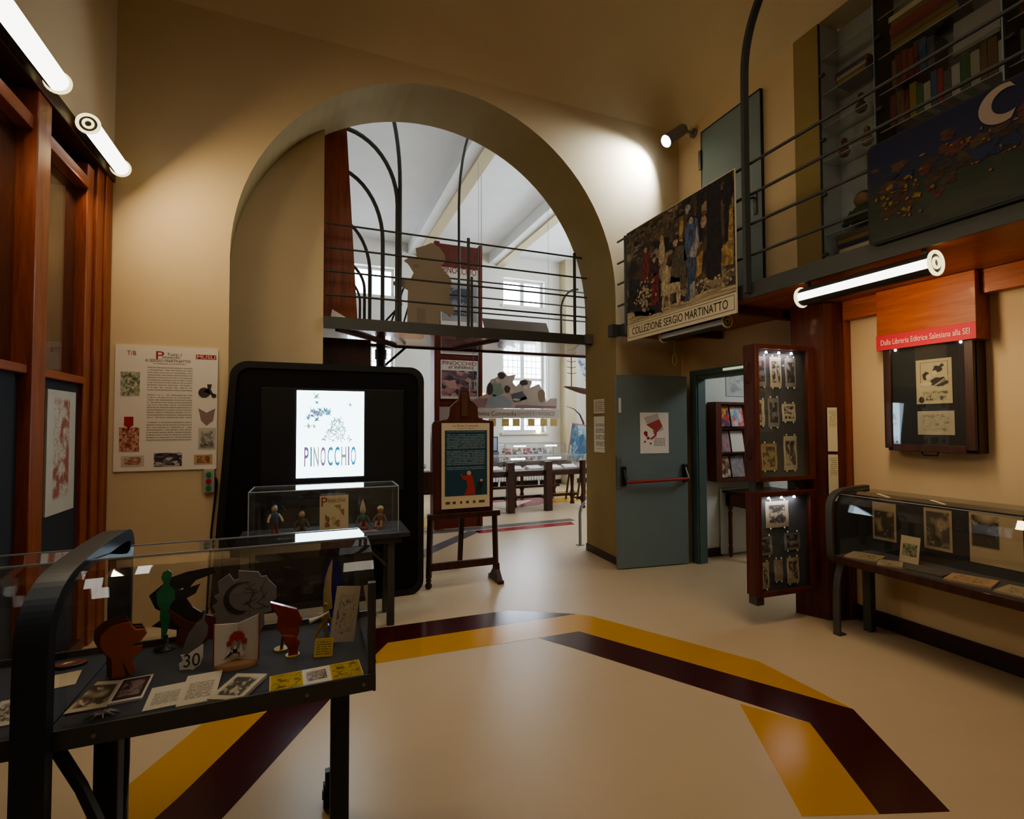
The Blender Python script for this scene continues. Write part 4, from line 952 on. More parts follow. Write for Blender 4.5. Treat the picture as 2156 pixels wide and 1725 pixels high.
def rough(b, x, z, w, h, y, n=22, j=.25):
    y -= .00004*(len(b.f) % 37)
    b.prism([(x+w*cos(2*pi*k/n)*random.uniform(1-j,1+j*.5), z+h*sin(2*pi*k/n)*random.uniform(1-j,1+j*.5)) for k in range(n)], 'y', y, y+.0008)
b = B()
for x, z, w, h in ((-.045,.195,.026,.030),(.025,.238,.032,.026),(.035,.150,.052,.036),(-.075,.03,.018,.022),(.05,.262,.012,.012)): rough(b, x, z, w, h, -.0026)
b.build('ink_pattern', INK, o)
b = B()
for k in range(9): b.obox((.0+.012*k, -.0032, .125+.007*k), (.05, .0008, .0022), Matrix.Rotation(rad(-35-4*k), 3, 'Y'))
for x, z, w, h in ((-.028,.188,.018,.020),(.008,.212,.016,.019),(-.045,.14,.036,.016)): rough(b, x, z, w, h, -.0034, 16, .1)
b.build('pale_pattern', PAPERC, o)
b = B()
for x0,x1,z0,z1 in ((-.08,.085,.288,.290),(-.08,-.078,.13,.288),(.083,.085,.13,.288)): b.box(x0,x1,-.0024,-.0016,z0,z1)
b.build('ink_border_pattern', INK, o)
o = rwall('mounted_drawing', 'pale faint sketch sheet below the two heads drawing in the wall case', 'drawing', .045, 1.50, .22, .165, sketch('faint sketch', (.52,.45,.34), (.25,.2,.15), 1.9, 5, .3), .129)

# curved showcase along the right wall -----------------------------------
rc = thing('wall_showcase', 'long curved glass showcase on grey legs below the wooden wall case', 'showcase')
RX0, RX1, RY0, RY1 = 3.66, 4.05, .55, 2.60
rp = [(RX0, .60), (RX0, .93), (RX0+.012, .985), (RX0+.045, 1.03), (RX0+.10, 1.055), (RX0+.2, 1.068), (RX1, 1.075)]
b = B()
for (xa, za), (xb, zb) in zip(rp, rp[1:]): b.add([(xa,RY0,za),(xa,RY1,za),(xb,RY1,zb),(xb,RY0,zb)], [(0,1,2,3)], za > .8)
b.build('curved_cover', ACRYL, rc)
b = B(); b.box(RX1, RX1+.02, RY0, RY1, .55, 1.07); b.build('felt_back', NAVY, rc)
b = B(); b.box(RX0-.005, RX1, RY0, RY1, .575, .60); b.build('tray', GREYFELT, rc)
b = B(); b.box(RX0-.03, RX0-.006, RY0, RY1, .545, .60); b.build('front_rail', DARKWOOD, rc, .004)
b = B(); b.prism([(RX0,.60)] + rp[1:] + [(RX1,.60)], 'y', RY1-.004, RY1); b.build('end_panel', NAVY, rc)
loop = [(RX0+.04, .535), (RX0-.01, .56), (RX0-.032, .62), (RX0-.035, .93), (RX0-.02, 1.0), (RX0+.02, 1.045), (RX0+.09, 1.070), (RX0+.2, 1.083), (RX1+.0, 1.088)]
b = B(); b.bar([(x, RY1+.02, z) for x, z in [(p[0], p[2]) for p in smooth([(a, 0, c) for a, c in loop])]], .05, .022, (0, 1, 0)); b.build('end_frame', STEEL, rc)
b = B(); b.bar(smooth([(RX0+.10, RY1+.01, .555), (RX0+.06, RY1+.01, .50), (RX0+.015, RY1+.01, .38), (RX0+.01, RY1+.01, .15), (RX0+.012, RY1+.01, .006)]), .05, .018, (0, 1, 0)); b.box(RX0+.0, RX0+.075, RY1-.015, RY1+.035, 0, .01); b.build('leg', STEEL, rc)
b = B(); b.box(RX0+.285, RX0+.345, RY1-.06, RY1-.0, 0, .575); b.build('leg', STEEL, rc, .004)
b = B(); b.box(RX0+.285, RX0+.345, RY0+.1, RY0+.16, 0, .575); b.build('leg', STEEL, rc, .004)
b = B(); b.box(RX0+.285, RX1, RY0+.1, RY1-.05, .545, .575); b.build('under_beam', STEEL, rc)
b = B(); b.box(RX0+.06, RX0+.064, RY0, RY1, 1.045, 1.049); b.build('bright_seam', ACRYLE, rc)
def incase(name, label, cat, y, x, z, w, h, mat, tilt=0, g='prints in the right wall showcase'):
    o = sheet(w, h, .003).build(name, mat); put(o, (x, y, z), (tilt, 0, -pi/2)); return tag(o, label, cat, g)
incase('mounted_print', 'tinted print of a rocky scene, nearest the column in the wall showcase', 'print', 2.490, RX1-.004, .693, .168, .285, sketch('rocky print', (.40,.32,.20), (.05,.04,.03), 2.8, 4, 1.1, rect=(.06,.05,.94,.8)))
incase('mounted_print', 'tinted print with a standing dark figure in the wall showcase', 'print', 2.140, RX1-.004, .700, .168, .285, sketch('standing print', (.40,.32,.20), (.06,.05,.04), 5.5, 4, 1.1, rect=(.06,.05,.94,.95)))
incase('mounted_print', 'large cream print with a black disc on the felt back of the wall showcase', 'print', 1.825, RX1-.004, .670, .27, .325, sketch('disc print', (.46,.36,.22), (.02,.018,.016), 7.9, 2.3, 1.0, lines=False, rect=(.02,.3,.6,.98)))
for k, y in enumerate((2.325, 1.99)):
    o = B().box(-.05, .05, -.012, .012, 0, .003).build('paper_label', PAPERC); put(o, (RX0+.15, y+.02, 1.0625), (0, rad(-7), rad(72))); tag(o, ('first' if k == 0 else 'second') + ' cream paper label from the column stuck on the wall showcase glass', 'label')
incase('standing_card', 'small cream card with a green picture standing in the wall showcase', 'card', 2.245, RX1-.15, .602, .122, .185, painting('green small picture', [(.3,(.05,.06,.03)),(.5,(.16,.18,.10)),(.7,(.30,.28,.16))], 4, 5, border=(.50,.42,.28), rect=(.12,.25,.88,.72)), rad(-10))
def rbook(label, y, x, w, h, rz, mat):
    o = flat(w, h, .012).build('open_booklet', mat); put(o, (x, y, .6015), (0, 0, rz)); return tag(o, label, 'booklet', 'booklets lying in the right wall showcase')
bk = [sketch('old page %d' % i, c, (.10,.07,.04), i*2.1+1, 6, .2, ax=(0,1)) for i, c in enumerate([(.42,.33,.20),(.38,.32,.22),(.10,.09,.08),(.46,.30,.16),(.44,.34,.21)])]
for i, (lab, y, x, w, h, rz) in enumerate((('cream open booklet nearest the column in the wall showcase', 2.46, 3.77, .20, .20, .3), ('pale booklet in front of the standing card', 2.27, 3.74, .16, .14, .5), ('dark closed booklet next to the standing card', 2.06, 3.80, .18, .20, .1), ('tan booklet under the standing figure print', 1.84, 3.80, .21, .22, .25), ('cream booklet farthest from the column of those in view', 1.58, 3.80, .22, .22, .1))):
    rbook(lab, y, x, w, h, rz, bk[i])
# case and table seen through the doorway ---------------------------------
t = thing('book_case', 'glazed dark wood case with picture books seen through the doorway', 'display case', (4.40, 4.55, .90))
b = B(); b.box(0, .02, 0, .13, 0, .94); b.box(1.0, 1.02, 0, .13, 0, .94); b.box(.02, 1.0, 0, .13, 0, .03); b.box(.02, 1.0, 0, .13, .91, .94); b.box(.02, 1.0, .12, .13, .03, .91); b.box(0, .09, -.012, 0, 0, .94); b.box(.09, 1.0, -.012, 0, 0, .04); b.build('case_box', MAHOG, t, .003)
for z in (.33, .62):
    b = B(); b.box(.02, 1.0, 0, .12, z, z+.012); b.build('shelf', DARKWOOD, t)
bc = [(.30,.18,.10,'orange red book upright top left'),(.60,.10,.12,'pink and blue book upright top right'),(.26,.22,.20,'grey pink book in the middle row left'),(.62,.60,.56,'plain white book in the middle row right'),(.50,.45,.38,'white book with a brown disc bottom left'),(.32,.28,.30,'grey lilac book bottom right')]
pal = [[(.3,(.45,.03,.03)),(.5,(.60,.30,.04)),(.7,(.10,.04,.10))],[(.3,(.60,.10,.12)),(.5,(.55,.45,.45)),(.7,(.10,.35,.45))],[(.3,(.22,.16,.17)),(.5,(.28,.24,.24)),(.7,(.40,.18,.22))],[(.3,(.6,.58,.55)),(.5,(.62,.6,.56)),(.7,(.6,.58,.55))],[(.3,(.52,.48,.42)),(.55,(.30,.16,.10)),(.7,(.10,.05,.03))],[(.3,(.25,.22,.26)),(.5,(.34,.30,.33)),(.7,(.2,.2,.2))]]
for k in range(6):
    x = .17 + .22*(k % 2) + .0; z = (.65, .345, .045)[k//2]
    t = thing('picture_book', bc[k][3] + ' of the case beyond the doorway', 'book', (4.40+x, 4.585, .90+z-.012+.012), (rad(-9), 0, 0), 'books in the case beyond the doorway')
    b = B(); b.box(-.095, .095, 0, .012, 0, .245 if k < 2 else .25); b.build('pages', PAPERC, t)
    b = B(); b.box(-.097, .097, -.003, 0, 0, .247 if k < 2 else .252); b.build('cover', painting('book art %d' % k, pal[k], k+1, 2.5), t)
t = thing('wooden_table', 'small dark wooden table with turned leg beyond the doorway', 'table', (4.66, 4.36, 0))
b = B(); b.box(-.06, .75, -.12, .30, .755, .785); b.build('table_top', DARKWOOD, t, .004)
b = B(); b.box(-.03, .72, -.09, -.065, .61, .755); b.box(-.03, -.005, -.065, .28, .61, .755); b.build('apron', MAHOG, t)
for x in (0, .69):
    for y in (-.06, .24):
        b = B(); b.box(x-.03, x+.03, y-.03, y+.03, .60, .755); b.lathe([(.014,0),(.02,.02),(.026,.10),(.018,.14),(.024,.16),(.022,.45),(.026,.52),(.018,.55),(.03,.58),(.03,.60)], (x, y, 0), 16); b.build('leg', MAHOG, t)
o = B().box(4.58, 5.4, 4.67, 4.678, .02, .80).build('pale_backing_board', plain('pale blue panel', (.55,.60,.62), .8)); tag(o, 'pale blue white board standing behind the small table beyond the doorway', 'panel')
t = thing('wall_text', 'long grey lettered text panel on the pale wall beyond the doorway', 'sign', (4.30, 4.697, 1.15))
b = B(); b.box(-.05, .07, -.004, -.001, .0, .32); b.build('text', textrows('wall text', (.52,.55,.53), (.25,.28,.28), 16, rect=(0,0,1,1), words=6), t)
b = B(); b.box(-.05, .07, -.004, 0, .335, .352); b.box(-.05, .07, -.004, 0, -.03, -.015); b.build('ruled_line', plain('grey line', (.15,.17,.18), .8), t)
o = B().box(4.72, 5.05, 4.692, 4.698, 1.92, 2.22).build('faint_plan', sketch('faint plan', (.45,.48,.47), (.28,.30,.30), 3.3, 4, .5)); tag(o, 'faint grey plan drawing high on the wall beyond the doorway', 'drawing')
# ------------------------------------------------------------------ gallery on the right
g = thing('gallery_walkway', 'grey steel edged gallery walkway with red timber soffit above the wall showcase', 'walkway')
b = B(); b.box(3.206, XR-.003, -2.1, 4.78, 2.575, 2.62); b.build('soffit', REDWOODX, g)
b = B(); b.box(3.185, 3.205, -2.1, 4.74, 2.565, 2.685); b.build('fascia', STEEL, g)
b = B(); b.box(3.206, XR-.003, -2.1, 4.78, 2.62, 2.68); b.build('deck', plain('gallery deck', (.12,.11,.10), .7), g)
for y in (3.18, 4.16):
    b = B(); b.box(3.21, XR-.01, y-.03, y+.03, 2.50, 2.575); b.build('cross_beam', MAHOG, g)
b = B(); b.box(3.10, 3.20, 4.70, 4.79, 2.56, 2.69); b.build('end_bracket', STEEL, g)
o = B().box(3.225, 3.36, -1.5, 2.70, 2.40, 2.574).build('timber_fascia_board', wood('orange beam', (.30,.06,.014), (.52,.15,.045), axis=1, scale=.8)); bpy.data.objects.remove(o)
obw = wood('orange beam wood', (.28,.06,.014), (.50,.15,.045), axis=1, scale=.8)
for y0, y1, lab in ((-2.0, 1.845, 'long orange red timber beam under the gallery between wall case and photo edge'), (2.465, 2.755, 'short orange red timber beam under the gallery between column and wall case')):
    b = B(); b.box(4.02, 4.10, y0, y1, 2.42, 2.572); o = b.build('timber_beam', obw); tag(o, lab, 'beam')
r = thing('gallery_railing', 'grey steel railing of four thin bars carrying the picture banner', 'railing')
for z in (3.632, 3.385, 3.150, 2.905):
    b = B(); b.cyl((3.205, -2.1, z), (3.205, 4.74, z), .0115, n=10); b.build('rail', STEEL, r)
b = B()
b.bar(smooth([(3.156,2.905,2.60),(3.156,2.905,4.25),(3.156,2.89,4.50),(3.156,2.82,4.72),(3.156,2.68,4.92),(3.156,2.46,5.04)]), .055, .03, (1,0,0)); b.build('arched_post', STEEL, r)
b = B(); b.cyl((3.16, 4.52, 2.55), (3.16, 4.52, 3.62), .02, n=12); b.build('end_post', STEEL, r)
# banner
t = thing('hanging_banner', 'large picture banner with a cream title strip hung on the gallery railing', 'banner', (3.145, 3.735, 2.462), -pi/2)
BW, BH = 1.475, 1.165
sheet(BW, BH, .012).build('panel', PAPERC, t)
flatmesh(t, 'picture', painting('banner forest', [(.30,(.010,.008,.008)),(.45,(.035,.022,.013)),(.53,(.11,.07,.035)),(.60,(.045,.032,.02)),(.66,(.17,.12,.065)),(.74,(.06,.04,.025)),(.80,(.28,.21,.13))], 3, 6.0, detail=7), 0, .665, BW-.01, .985, -.0085, .002)
random.seed(12)
def blob(b, x, z, w, h, y=-.0095, n=12, j=.2):
    y -= .00002*((len(b.f)//3) % 50)      # keeps overlapping dabs of paint apart
    b.prism([(x+w*cos(2*pi*k/n)*random.uniform(1-j,1+j*.5), z+h*sin(2*pi*k/n)*random.uniform(1-j,1+j*.5)) for k in range(n)], 'y', y, y+.0012)
def poly(b, pts, y, j=.006):
    q = []; y -= .00002*((len(b.f)//3) % 50)
    for (xa, za), (xb, zb) in zip(pts, pts[1:] + pts[:1]):
        for t_ in (0, .33, .66): q.append((xa+(xb-xa)*t_ + random.uniform(-j, j), za+(zb-za)*t_ + random.uniform(-j, j)))
    b.prism(q, 'y', y, y+.0012)
def mott(name, c, k=.45, sc=9):
    return painting(name, [(.35, tuple(x*k for x in c)), (.55, c), (.75, tuple(min(1, x*1.35) for x in c))], random.random()*9, sc, detail=6)
def UX(u): return -BW/2 + BW*u
L1, L2, L3 = -.0097, -.0110, -.0123
def lay(name, mat, shapes, y):
    b = B()
    for sh in shapes:
        if len(sh) == 4 and not isinstance(sh[0], tuple): blob(b, UX(sh[0]), sh[1], sh[2], sh[3], y, 16)
        else: poly(b, [(UX(p), q) for p, q in sh], y)
    return b.build(name, mat, t)
lay('ground_pattern', mott('banner sandy ground', (.40,.31,.19), .7, 5), [[(.004,.175),(.996,.175),(.996,.235),(.80,.26),(.62,.23),(.30,.25),(.004,.30)]], L1)
lay('shade_pattern', mott('banner dark undergrowth', (.035,.028,.026), .4, 8), [[(.03,.40),(.10,.24),(.28,.20),(.42,.23),(.36,.50),(.12,.62),(.03,.70)]], L1)
lay('trunk_pattern', mott('banner dark trunk', (.020,.016,.015), .5, 12), [[(.785,.36),(.90,.32),(.905,.60),(.895,1.155),(.80,1.155),(.79,.8)],[(.925,.62),(.965,.60),(.985,1.155),(.925,1.155),(.92,.85)],[(.70,.75),(.74,.70),(.76,1.155),(.72,1.155)]], L1)
lay('glow_pattern', mott('banner ochre glow', (.36,.22,.08), .5, 8), [[(.90,.42),(.985,.40),(.99,.90),(.965,.88),(.95,.60),(.90,.56)],[(.70,.40),(.75,.42),(.76,.62),(.71,.58)],[(.56,.80),(.59,.78),(.60,1.0),(.565,1.02)]], L2)
lay('blue_coat_pattern', mott('banner blue coat', (.075,.10,.17), .4, 10), [[(.60,.60),(.71,.58),(.73,.80),(.72,.92),(.67,.96),(.61,.88)],[(.63,.30),(.70,.30),(.705,.58),(.625,.58)],[(.59,.22),(.64,.21),(.65,.30),(.62,.31)]], L2)
lay('pale_coat_pattern', mott('banner pale coat', (.30,.28,.27), .5, 12), [[(.64,.62),(.70,.58),(.735,.70),(.715,.86),(.695,.74)],[(.645,.24),(.69,.23),(.695,.38),(.65,.36)],[(.66,.97),(.70,.965),(.70,.985),(.66,.99)],(.64,1.05,.035,.05)], L3)
lay('brown_coat_pattern', mott('banner brown coat', (.12,.09,.06), .5, 12), [[(.47,.44),(.58,.42),(.625,.60),(.60,.74),(.53,.76),(.49,.66)],[(.57,.36),(.62,.34),(.62,.60),(.58,.58)]], L2)
lay('red_cloth_pattern', mott('banner red cloth', (.19,.025,.025), .4, 10), [[(.27,.30),(.36,.28),(.355,.56),(.33,.60),(.29,.58)],[(.18,.56),(.25,.54),(.275,.80),(.24,.88),(.195,.82)]], L2)
lay('maroon_pattern', mott('banner maroon cloth', (.06,.02,.03), .4, 10), [[(.27,.58),(.36,.58),(.36,.72),(.30,.78),(.26,.72)],[(.31,.20),(.40,.19),(.39,.30),(.33,.32)]], L2)
lay('cream_cloth_pattern', mott('banner cream cloth', (.46,.36,.22), .55, 12), [[(.38,.36),(.44,.33),(.57,.34),(.56,.46),(.48,.50),(.45,.62),(.40,.62)],[(.385,.21),(.405,.20),(.415,.36),(.395,.38)],[(.455,.20),(.475,.20),(.47,.36),(.45,.36)],[(.53,.22),(.56,.21),(.57,.36),(.53,.38)],[(.36,.70),(.40,.66),(.43,.80),(.41,.90),(.37,.86)]], L2)
lay('face_pattern', mott('banner faces', (.36,.25,.16), .6, 14), [(.665,.93,.028,.035),(.525,.80,.035,.042),(.425,.66,.032,.04),(.315,.74,.026,.034),(.225,.88,.026,.034),(.77,.86,.035,.055),(.395,.90,.03,.04)], L3)
lay('hat_pattern', mott('banner hats', (.05,.03,.025), .5, 14), [[(.64,.965),(.70,.96),(.695,1.03),(.65,1.03)],[(.50,.83),(.555,.83),(.55,.87),(.515,.88)],(.23,.915,.03,.02),(.315,.775,.03,.02)], L3-.0012)
lay('flower_pattern', mott('banner flowers', (.42,.33,.20), .55, 16), [(random.gauss(.205,.045), random.gauss(.40,.09), random.uniform(.008,.022), random.uniform(.008,.022)) for _ in range(60)] + [(random.uniform(.70,.99), random.uniform(.24,.36), random.uniform(.006,.018), random.uniform(.006,.016)) for _ in range(45)], L3)
lay('foliage_pattern', mott('banner foliage', (.16,.105,.05), .4, 16), [(random.uniform(.03,.62), random.uniform(.93,1.12), random.uniform(.012,.035), random.uniform(.010,.028)) for _ in range(60)], L1)
b = B(); b.box(-BW/2+.02, BW/2-.02, -.0095, -.007, .148, .152); b.box(-BW/2+.02, BW/2-.02, -.0095, -.007, .030, .034); b.box(-BW/2+.02, -BW/2+.024, -.0095, -.007, .034, .148); b.box(BW/2-.024, BW/2-.02, -.0095, -.007, .034, .148); b.build('title_border', plain('border grey', (.25,.22,.17), .7), t)
lettering('COLLEZIONE SERGIO MARTINATTO', 0, .092, 1.30, .075, INK, t, -.0085)
# dark painted board
t = thing('painted_board', 'dark blue and green painted board with orange shapes hung on the gallery railing', 'painting', (3.165, 1.36, 2.655), -pi/2)
b = B(); b.prism(rrect(1.26, .61, .035, 5), 'y', -.008, .012); b.build('panel', plain('board edge', (.02,.02,.022), .5), t)
b = B(); b.prism(rrect(1.235, .585, .03, 5, 0, .0125), 'y', -.011, -.008); b.build('picture', painting('board picture', [(.30,(.006,.013,.007)),(.5,(.008,.02,.009)),(.62,(.012,.022,.010)),(.72,(.02,.025,.009))], 9, 3.5, sky=(.006,.010,.04), skyrange=(.48,.75), rough=.4), t)
random.seed(21)
def lay2(name, mat, groups, y):
    b = B()
    for cx, cz, sx_, sz_, k, lo, hi in groups:
        for _ in range(k): blob(b, max(-.58, min(.56, random.gauss(cx, sx_))), max(.05, min(.54, random.gauss(cz, sz_))), random.uniform(lo, hi), random.uniform(lo, hi)*.8, y, 12, .35)
    b.build(name, mat, t)
lay2('brown_body_pattern', mott('board brown bodies', (.055,.026,.012), .4, 12), [(-.47,.30,.05,.07,16,.02,.05),(-.22,.31,.08,.05,16,.02,.05),(.05,.33,.08,.05,14,.02,.05),(.35,.36,.10,.05,16,.02,.05)], -.0120)
lay2('red_body_pattern', mott('board red bodies', (.085,.018,.010), .4, 12), [(-.20,.40,.06,.03,14,.015,.04),(.25,.40,.10,.04,18,.015,.04),(-.46,.20,.04,.04,8,.01,.025),(-.28,.19,.03,.02,6,.01,.03)], -.0132)
lay2('blue_cloth_pattern', mott('board blue cloth', (.008,.016,.05), .5, 12), [(-.02,.30,.06,.02,8,.02,.04),(-.45,.33,.03,.03,5,.015,.03)], -.0144)
lay2('gold_pattern', mott('board gold touches', (.20,.10,.018), .5, 14), [(-.50,.27,.04,.05,12,.006,.022),(-.36,.28,.05,.06,12,.006,.020),(-.10,.38,.07,.03,9,.005,.014),(.02,.22,.07,.03,7,.005,.014),(.22,.40,.09,.04,16,.006,.022),(-.44,.13,.05,.03,9,.005,.013)], -.0156)
b = B()
o1 = arcpts(.02,.50,.095,rad(70),rad(290),20); i1 = arcpts(.04,.505,.062,rad(60),rad(300),20)
for k in range(20): b.prism([o1[k], o1[k+1], i1[k+1], i1[k]], 'y', -.016, -.011)
b.build('painted_letter', plain('board letter', (.30,.22,.17), .6), t)
# upper door
t = thing('door_2', 'blue grey upper door on the gallery beside the flood lamp', 'door', (XR-.004, 3.978, 2.682), -pi/2); t['kind'] = 'structure'
b = B(); b.box(-.40, .40, -.03, 0, 0, 2.20); b.build('door_leaf', DOORB, t, .003)
b = B(); b.box(-.405, -.40, -.035, 0, 0, 2.21); b.box(.40, .405, -.035, 0, 0, 2.21); b.box(-.405,.405,-.035,0,2.20,2.21); b.build('door_edge', STEELD, t)
b = B(); b.box(.305, .345, -.042, -.03, .98, 1.20); b.tube([(.325,-.04,1.14),(.325,-.075,1.14),(.22,-.075,1.14)], .010, 8); b.build('handle', BLACKP, t)
b = B(); b.box(-.43, -.395, -.05, -.03, 1.78, 2.0); b.build('hinge', BLACKP, t)
# glazed bookcases ---------------------------------------------------------
bc_ = thing('glazed_bookcase', 'tall white bookcase with clear glass doors recessed in the gallery wall', 'bookcase')
BY = [(2.535, 2.98), (1.75, 2.515), (.95, 1.73), (.15, .93)]
WB = plain('white bookcase board', (.52, .54, .54), .5)
for y0, y1 in BY:
    b = B(); b.box(XR, XR+.25, y0-.02, y0, 2.69, 5.10); b.box(XR, XR+.25, y1, y1+.005, 2.69, 5.10); b.box(XR+.235, XR+.25, y0, y1, 2.69, 5.10); b.box(XR, XR+.235, y0, y1, 2.89, 2.93); b.build('carcass', WB, bc_)
    for z in (3.22, 3.87, 4.17, 4.46, 4.78) if y1 > 2.6 else (3.40, 3.87, 4.17, 4.46, 4.78):
        b = B(); b.box(XR+.02, XR+.235, y0+.004, y1-.004, z-.008, z); b.build('glass_shelf', ACRYL, bc_)
        b = B(); b.box(XR+.018, XR+.022, y0+.004, y1-.004, z-.008, z); b.build('shelf_edge', ACRYLE, bc_)
    b = B(); b.box(XR-.02, XR-.015, y0, y1, 2.92, 5.08); gd = b.build('glass_door', PANE, bc_)
    b = B(); b.box(XR-.024, XR-.010, y1-.012, y1, 2.92, 5.08); b.build('door_edge', STEELD, gd)
    b = B()
    for z in (3.03, 3.55, 4.03, 4.60): b.box(XR-.04, XR-.02, y1-.06, y1-.012, z-.012, z+.012); b.cyl((XR-.045, y1-.045, z), (XR-.02, y1-.045, z), .014, n=10)
    b.build('door_clip', STEEL, gd)
random.seed(5)
BC = [(.16,.02,.02),(.22,.03,.03),(.30,.20,.04),(.05,.14,.06),(.40,.36,.28),(.04,.10,.20),(.35,.03,.05),(.10,.10,.11),(.45,.42,.38),(.18,.10,.05),(.03,.05,.12),(.24,.13,.03)]
BM = [plain('book cloth %d' % i, c, .6) for i, c in enumerate(BC)]
CN = ['dark red','red','mustard','green','cream','blue','crimson','charcoal','white','brown','navy','ochre']
used = {}
def place_book(kind, y, z, th, h, d, mi, where, up=True):
    k = (mi, where); used[k] = used.get(k, 0) + 1
    t = thing('book', '%s book %s' % (CN[mi], where), 'book', (XR+.03, y, z), 0, where.split(' on ')[-1] if ' on ' in where else where)
    b = B()
    if up: b.box(0, d, -th/2, th/2, 0, h); b.build('cover', BM[mi], t); q = B(); q.box(.004, d-.01, -th/2+.002, th/2-.002, h, h+.001); q.build('pages', PAPERC, t)
    else: b.box(0, d, -h/2, h/2, 0, th); b.build('cover', BM[mi], t); q = B(); q.box(-.001, 0, -h/2+.01, h/2-.01, .003, th-.003); q.build('spine_title', PAPERC if mi in (4, 8) else BM[(mi+4) % 12], t)
    return t
ORD = ['first','second','third','fourth','fifth','sixth','seventh','eighth','ninth','tenth','eleventh','twelfth','thirteenth','fourteenth','fifteenth','sixteenth','seventeenth','eighteenth','nineteenth','twentieth']
def shelf_books(y_start, y_end, z, hmin, hmax, seq, shelf):
    y = y_start; i = 0
    while i < len(seq) and y > y_end:
        th = random.uniform(.030, .052); h = random.uniform(hmin, hmax); mi = seq[i]
        t = place_book('up', y - th/2, z+.001, th, h, random.uniform(.15, .18), mi, 'books ' + shelf)
        t['label'] = '%s book %s from the left %s' % (CN[mi], ORD[i], shelf); t['group'] = 'books ' + shelf
        y -= th + .004; i += 1
shelf_books(2.44, 1.78, 3.87, .20, .26, [0,9,0,2,3,4,5,6,7,8,3,4,9,9,8], 'on the lowest shelf of the middle bookcase')
shelf_books(2.42, 2.10, 4.17, .20, .255, [9,0,1,1,0,5,7], 'on the second shelf of the middle bookcase')
shelf_books(1.67, 1.0, 3.87, .20, .25, [7,9,3,2,11,0,9,6,0,7,10,1,3], 'on the lowest shelf of the third bookcase')
shelf_books(1.67, 1.0, 4.17, .20, .25, [0,9,11,3,7,9,0,10,3,11], 'on the second shelf of the third bookcase')
def stack(y, z, seq, shelf, w=.30, th=.038):
    for i, mi in enumerate(seq):
        t = place_book('flat', y + random.uniform(-.012, .012), z + .001 + i*(th+.0015), th, w + random.uniform(-.03, .02), .17, mi, 'books ' + shelf, False)
        t['label'] = '%s book %s from the bottom %s' % (CN[mi], ORD[i], shelf); t['group'] = 'books ' + shelf
stack(2.72, 2.93, [7,3,4,6,10,5], 'of the stack below the soft toy', .33, .040)
stack(2.20, 4.46, [10,7,9,2,7,4], 'of the stack high in the middle bookcase', .45, .045)
stack(2.73, 4.46, [10,0,6], 'of the stack high above the soft toy', .28)
o = B().box(0, .012, -.13, .13, 0, .25).build('white_book', plain('white cover with marks', (.45,.42,.40), .6)); put(o, (XR+.08, 1.92, 4.172), (0, rad(4), 0)); tag(o, 'wide white book facing out on the second glass shelf', 'book')
# soft toy and small things
t = thing('soft_toy', 'plain green soft toy sitting on the stacked books behind the glass', 'toy', (XR+.115, 2.71, 3.222))
b = B(); b.ell((0,0,.093), (.075,.10,.09), 18, 12); b.build('body', plain('green felt', (.035,.075,.03), .9), t)
b = B(); b.ell((-.01,0,.215), (.058,.066,.062), 18, 12); b.build('head', plain('pink felt', (.38,.20,.13), .9), t)
b = B(); b.ell((.005,0,.238), (.058,.070,.052), 18, 10); b.build('hair', plain('brown wool', (.07,.03,.02), .95), t)
for s in (-1, 1):
    b = B(); b.tube([(-.02,s*.07,.13),(-.04,s*.12,.05),(-.05,s*.13,.026)], [.030,.026,.022], 12); b.build('arm', plain('green felt sleeve', (.03,.065,.028), .9), t)
    b = B(); b.tube([(-.03,s*.04,.036),(-.085,s*.05,.036)], [.032,.022], 12); b.build('leg', plain('green felt leg', (.03,.06,.028), .9), t)
for lab, y, z, c in (('small red toy group', 2.85, 3.872, (.22,.05,.03)), ('tan toy group', 2.66, 3.872, (.30,.18,.08)), ('dark little vase', 2.70, 4.172, (.05,.05,.03))):
    t = thing('small_ornament', '%s on a glass shelf of the left gallery bookcase' % lab, 'ornament', (XR+.10, y, z))
    b = B(); b.lathe([(.03,0),(.045,.03),(.03,.07),(.015,.09),(.02,.11)], n=16); b.build('body', plain(lab, c, .6), t)
    b = B(); b.ell((0,0,.13), .025, 12, 8); b.build('top', plain(lab + ' top', tuple(x*.7 for x in c), .5), t)
# lamps -------------------------------------------------------------------
tube_lamp('tube_lamp', 'long dark tube lamp with a bright slit hanging under the gallery by the wall case', (3.235, 2.095, 2.475), .80, rad(186), rad(52), r=.062, hook=.045)
tube_lamp('tube_lamp', 'unlit grey tube lamp half hidden below the picture banner', (3.29, 3.66, 2.455), .80, rad(186), rad(52), r=.05, lit=False, hook=.05)
for k, yy in enumerate((.55, -.95)):
    tube_lamp('tube_lamp', 'dark tube lamp under the gallery beyond the photo edge, %s from the column' % ('second', 'third')[k], (3.235, yy, 2.475), .80, rad(186), rad(52), r=.062, hook=.045)
t = thing('pull_loop', 'cream looped handle hanging from the gallery soffit by the doorway', 'handle', (3.95, 4.70, 2.56))
b = B(); b.tube([(0,0,0),(0,0,-.10),(-.01,0,-.16)], .006, 8); b.build('cord', CREAMP, t)
b = B(); b.tube([(-.01+.05*cos(2*pi*k/18)*.6, -.01, -.23+.07*sin(2*pi*k/18)) for k in range(18)], .009, 8, closed=True); b.build('loop', CREAMP, t)
t = thing('flood_lamp', 'grey cylindrical flood lamp shining on the wall above the upper door', 'lamp', (3.905, 4.50, 4.93))
d = Vector((-.78, .12, -.62)).normalized(); p0 = Vector((.06,0,.05)); p1 = p0 + d*.30
b = B(); b.tube([p0, p0+d*.03, p1], [.045,.062,.072], 20); b.build('housing', plain('flood lamp grey', (.25,.24,.26), .4, .3), t)
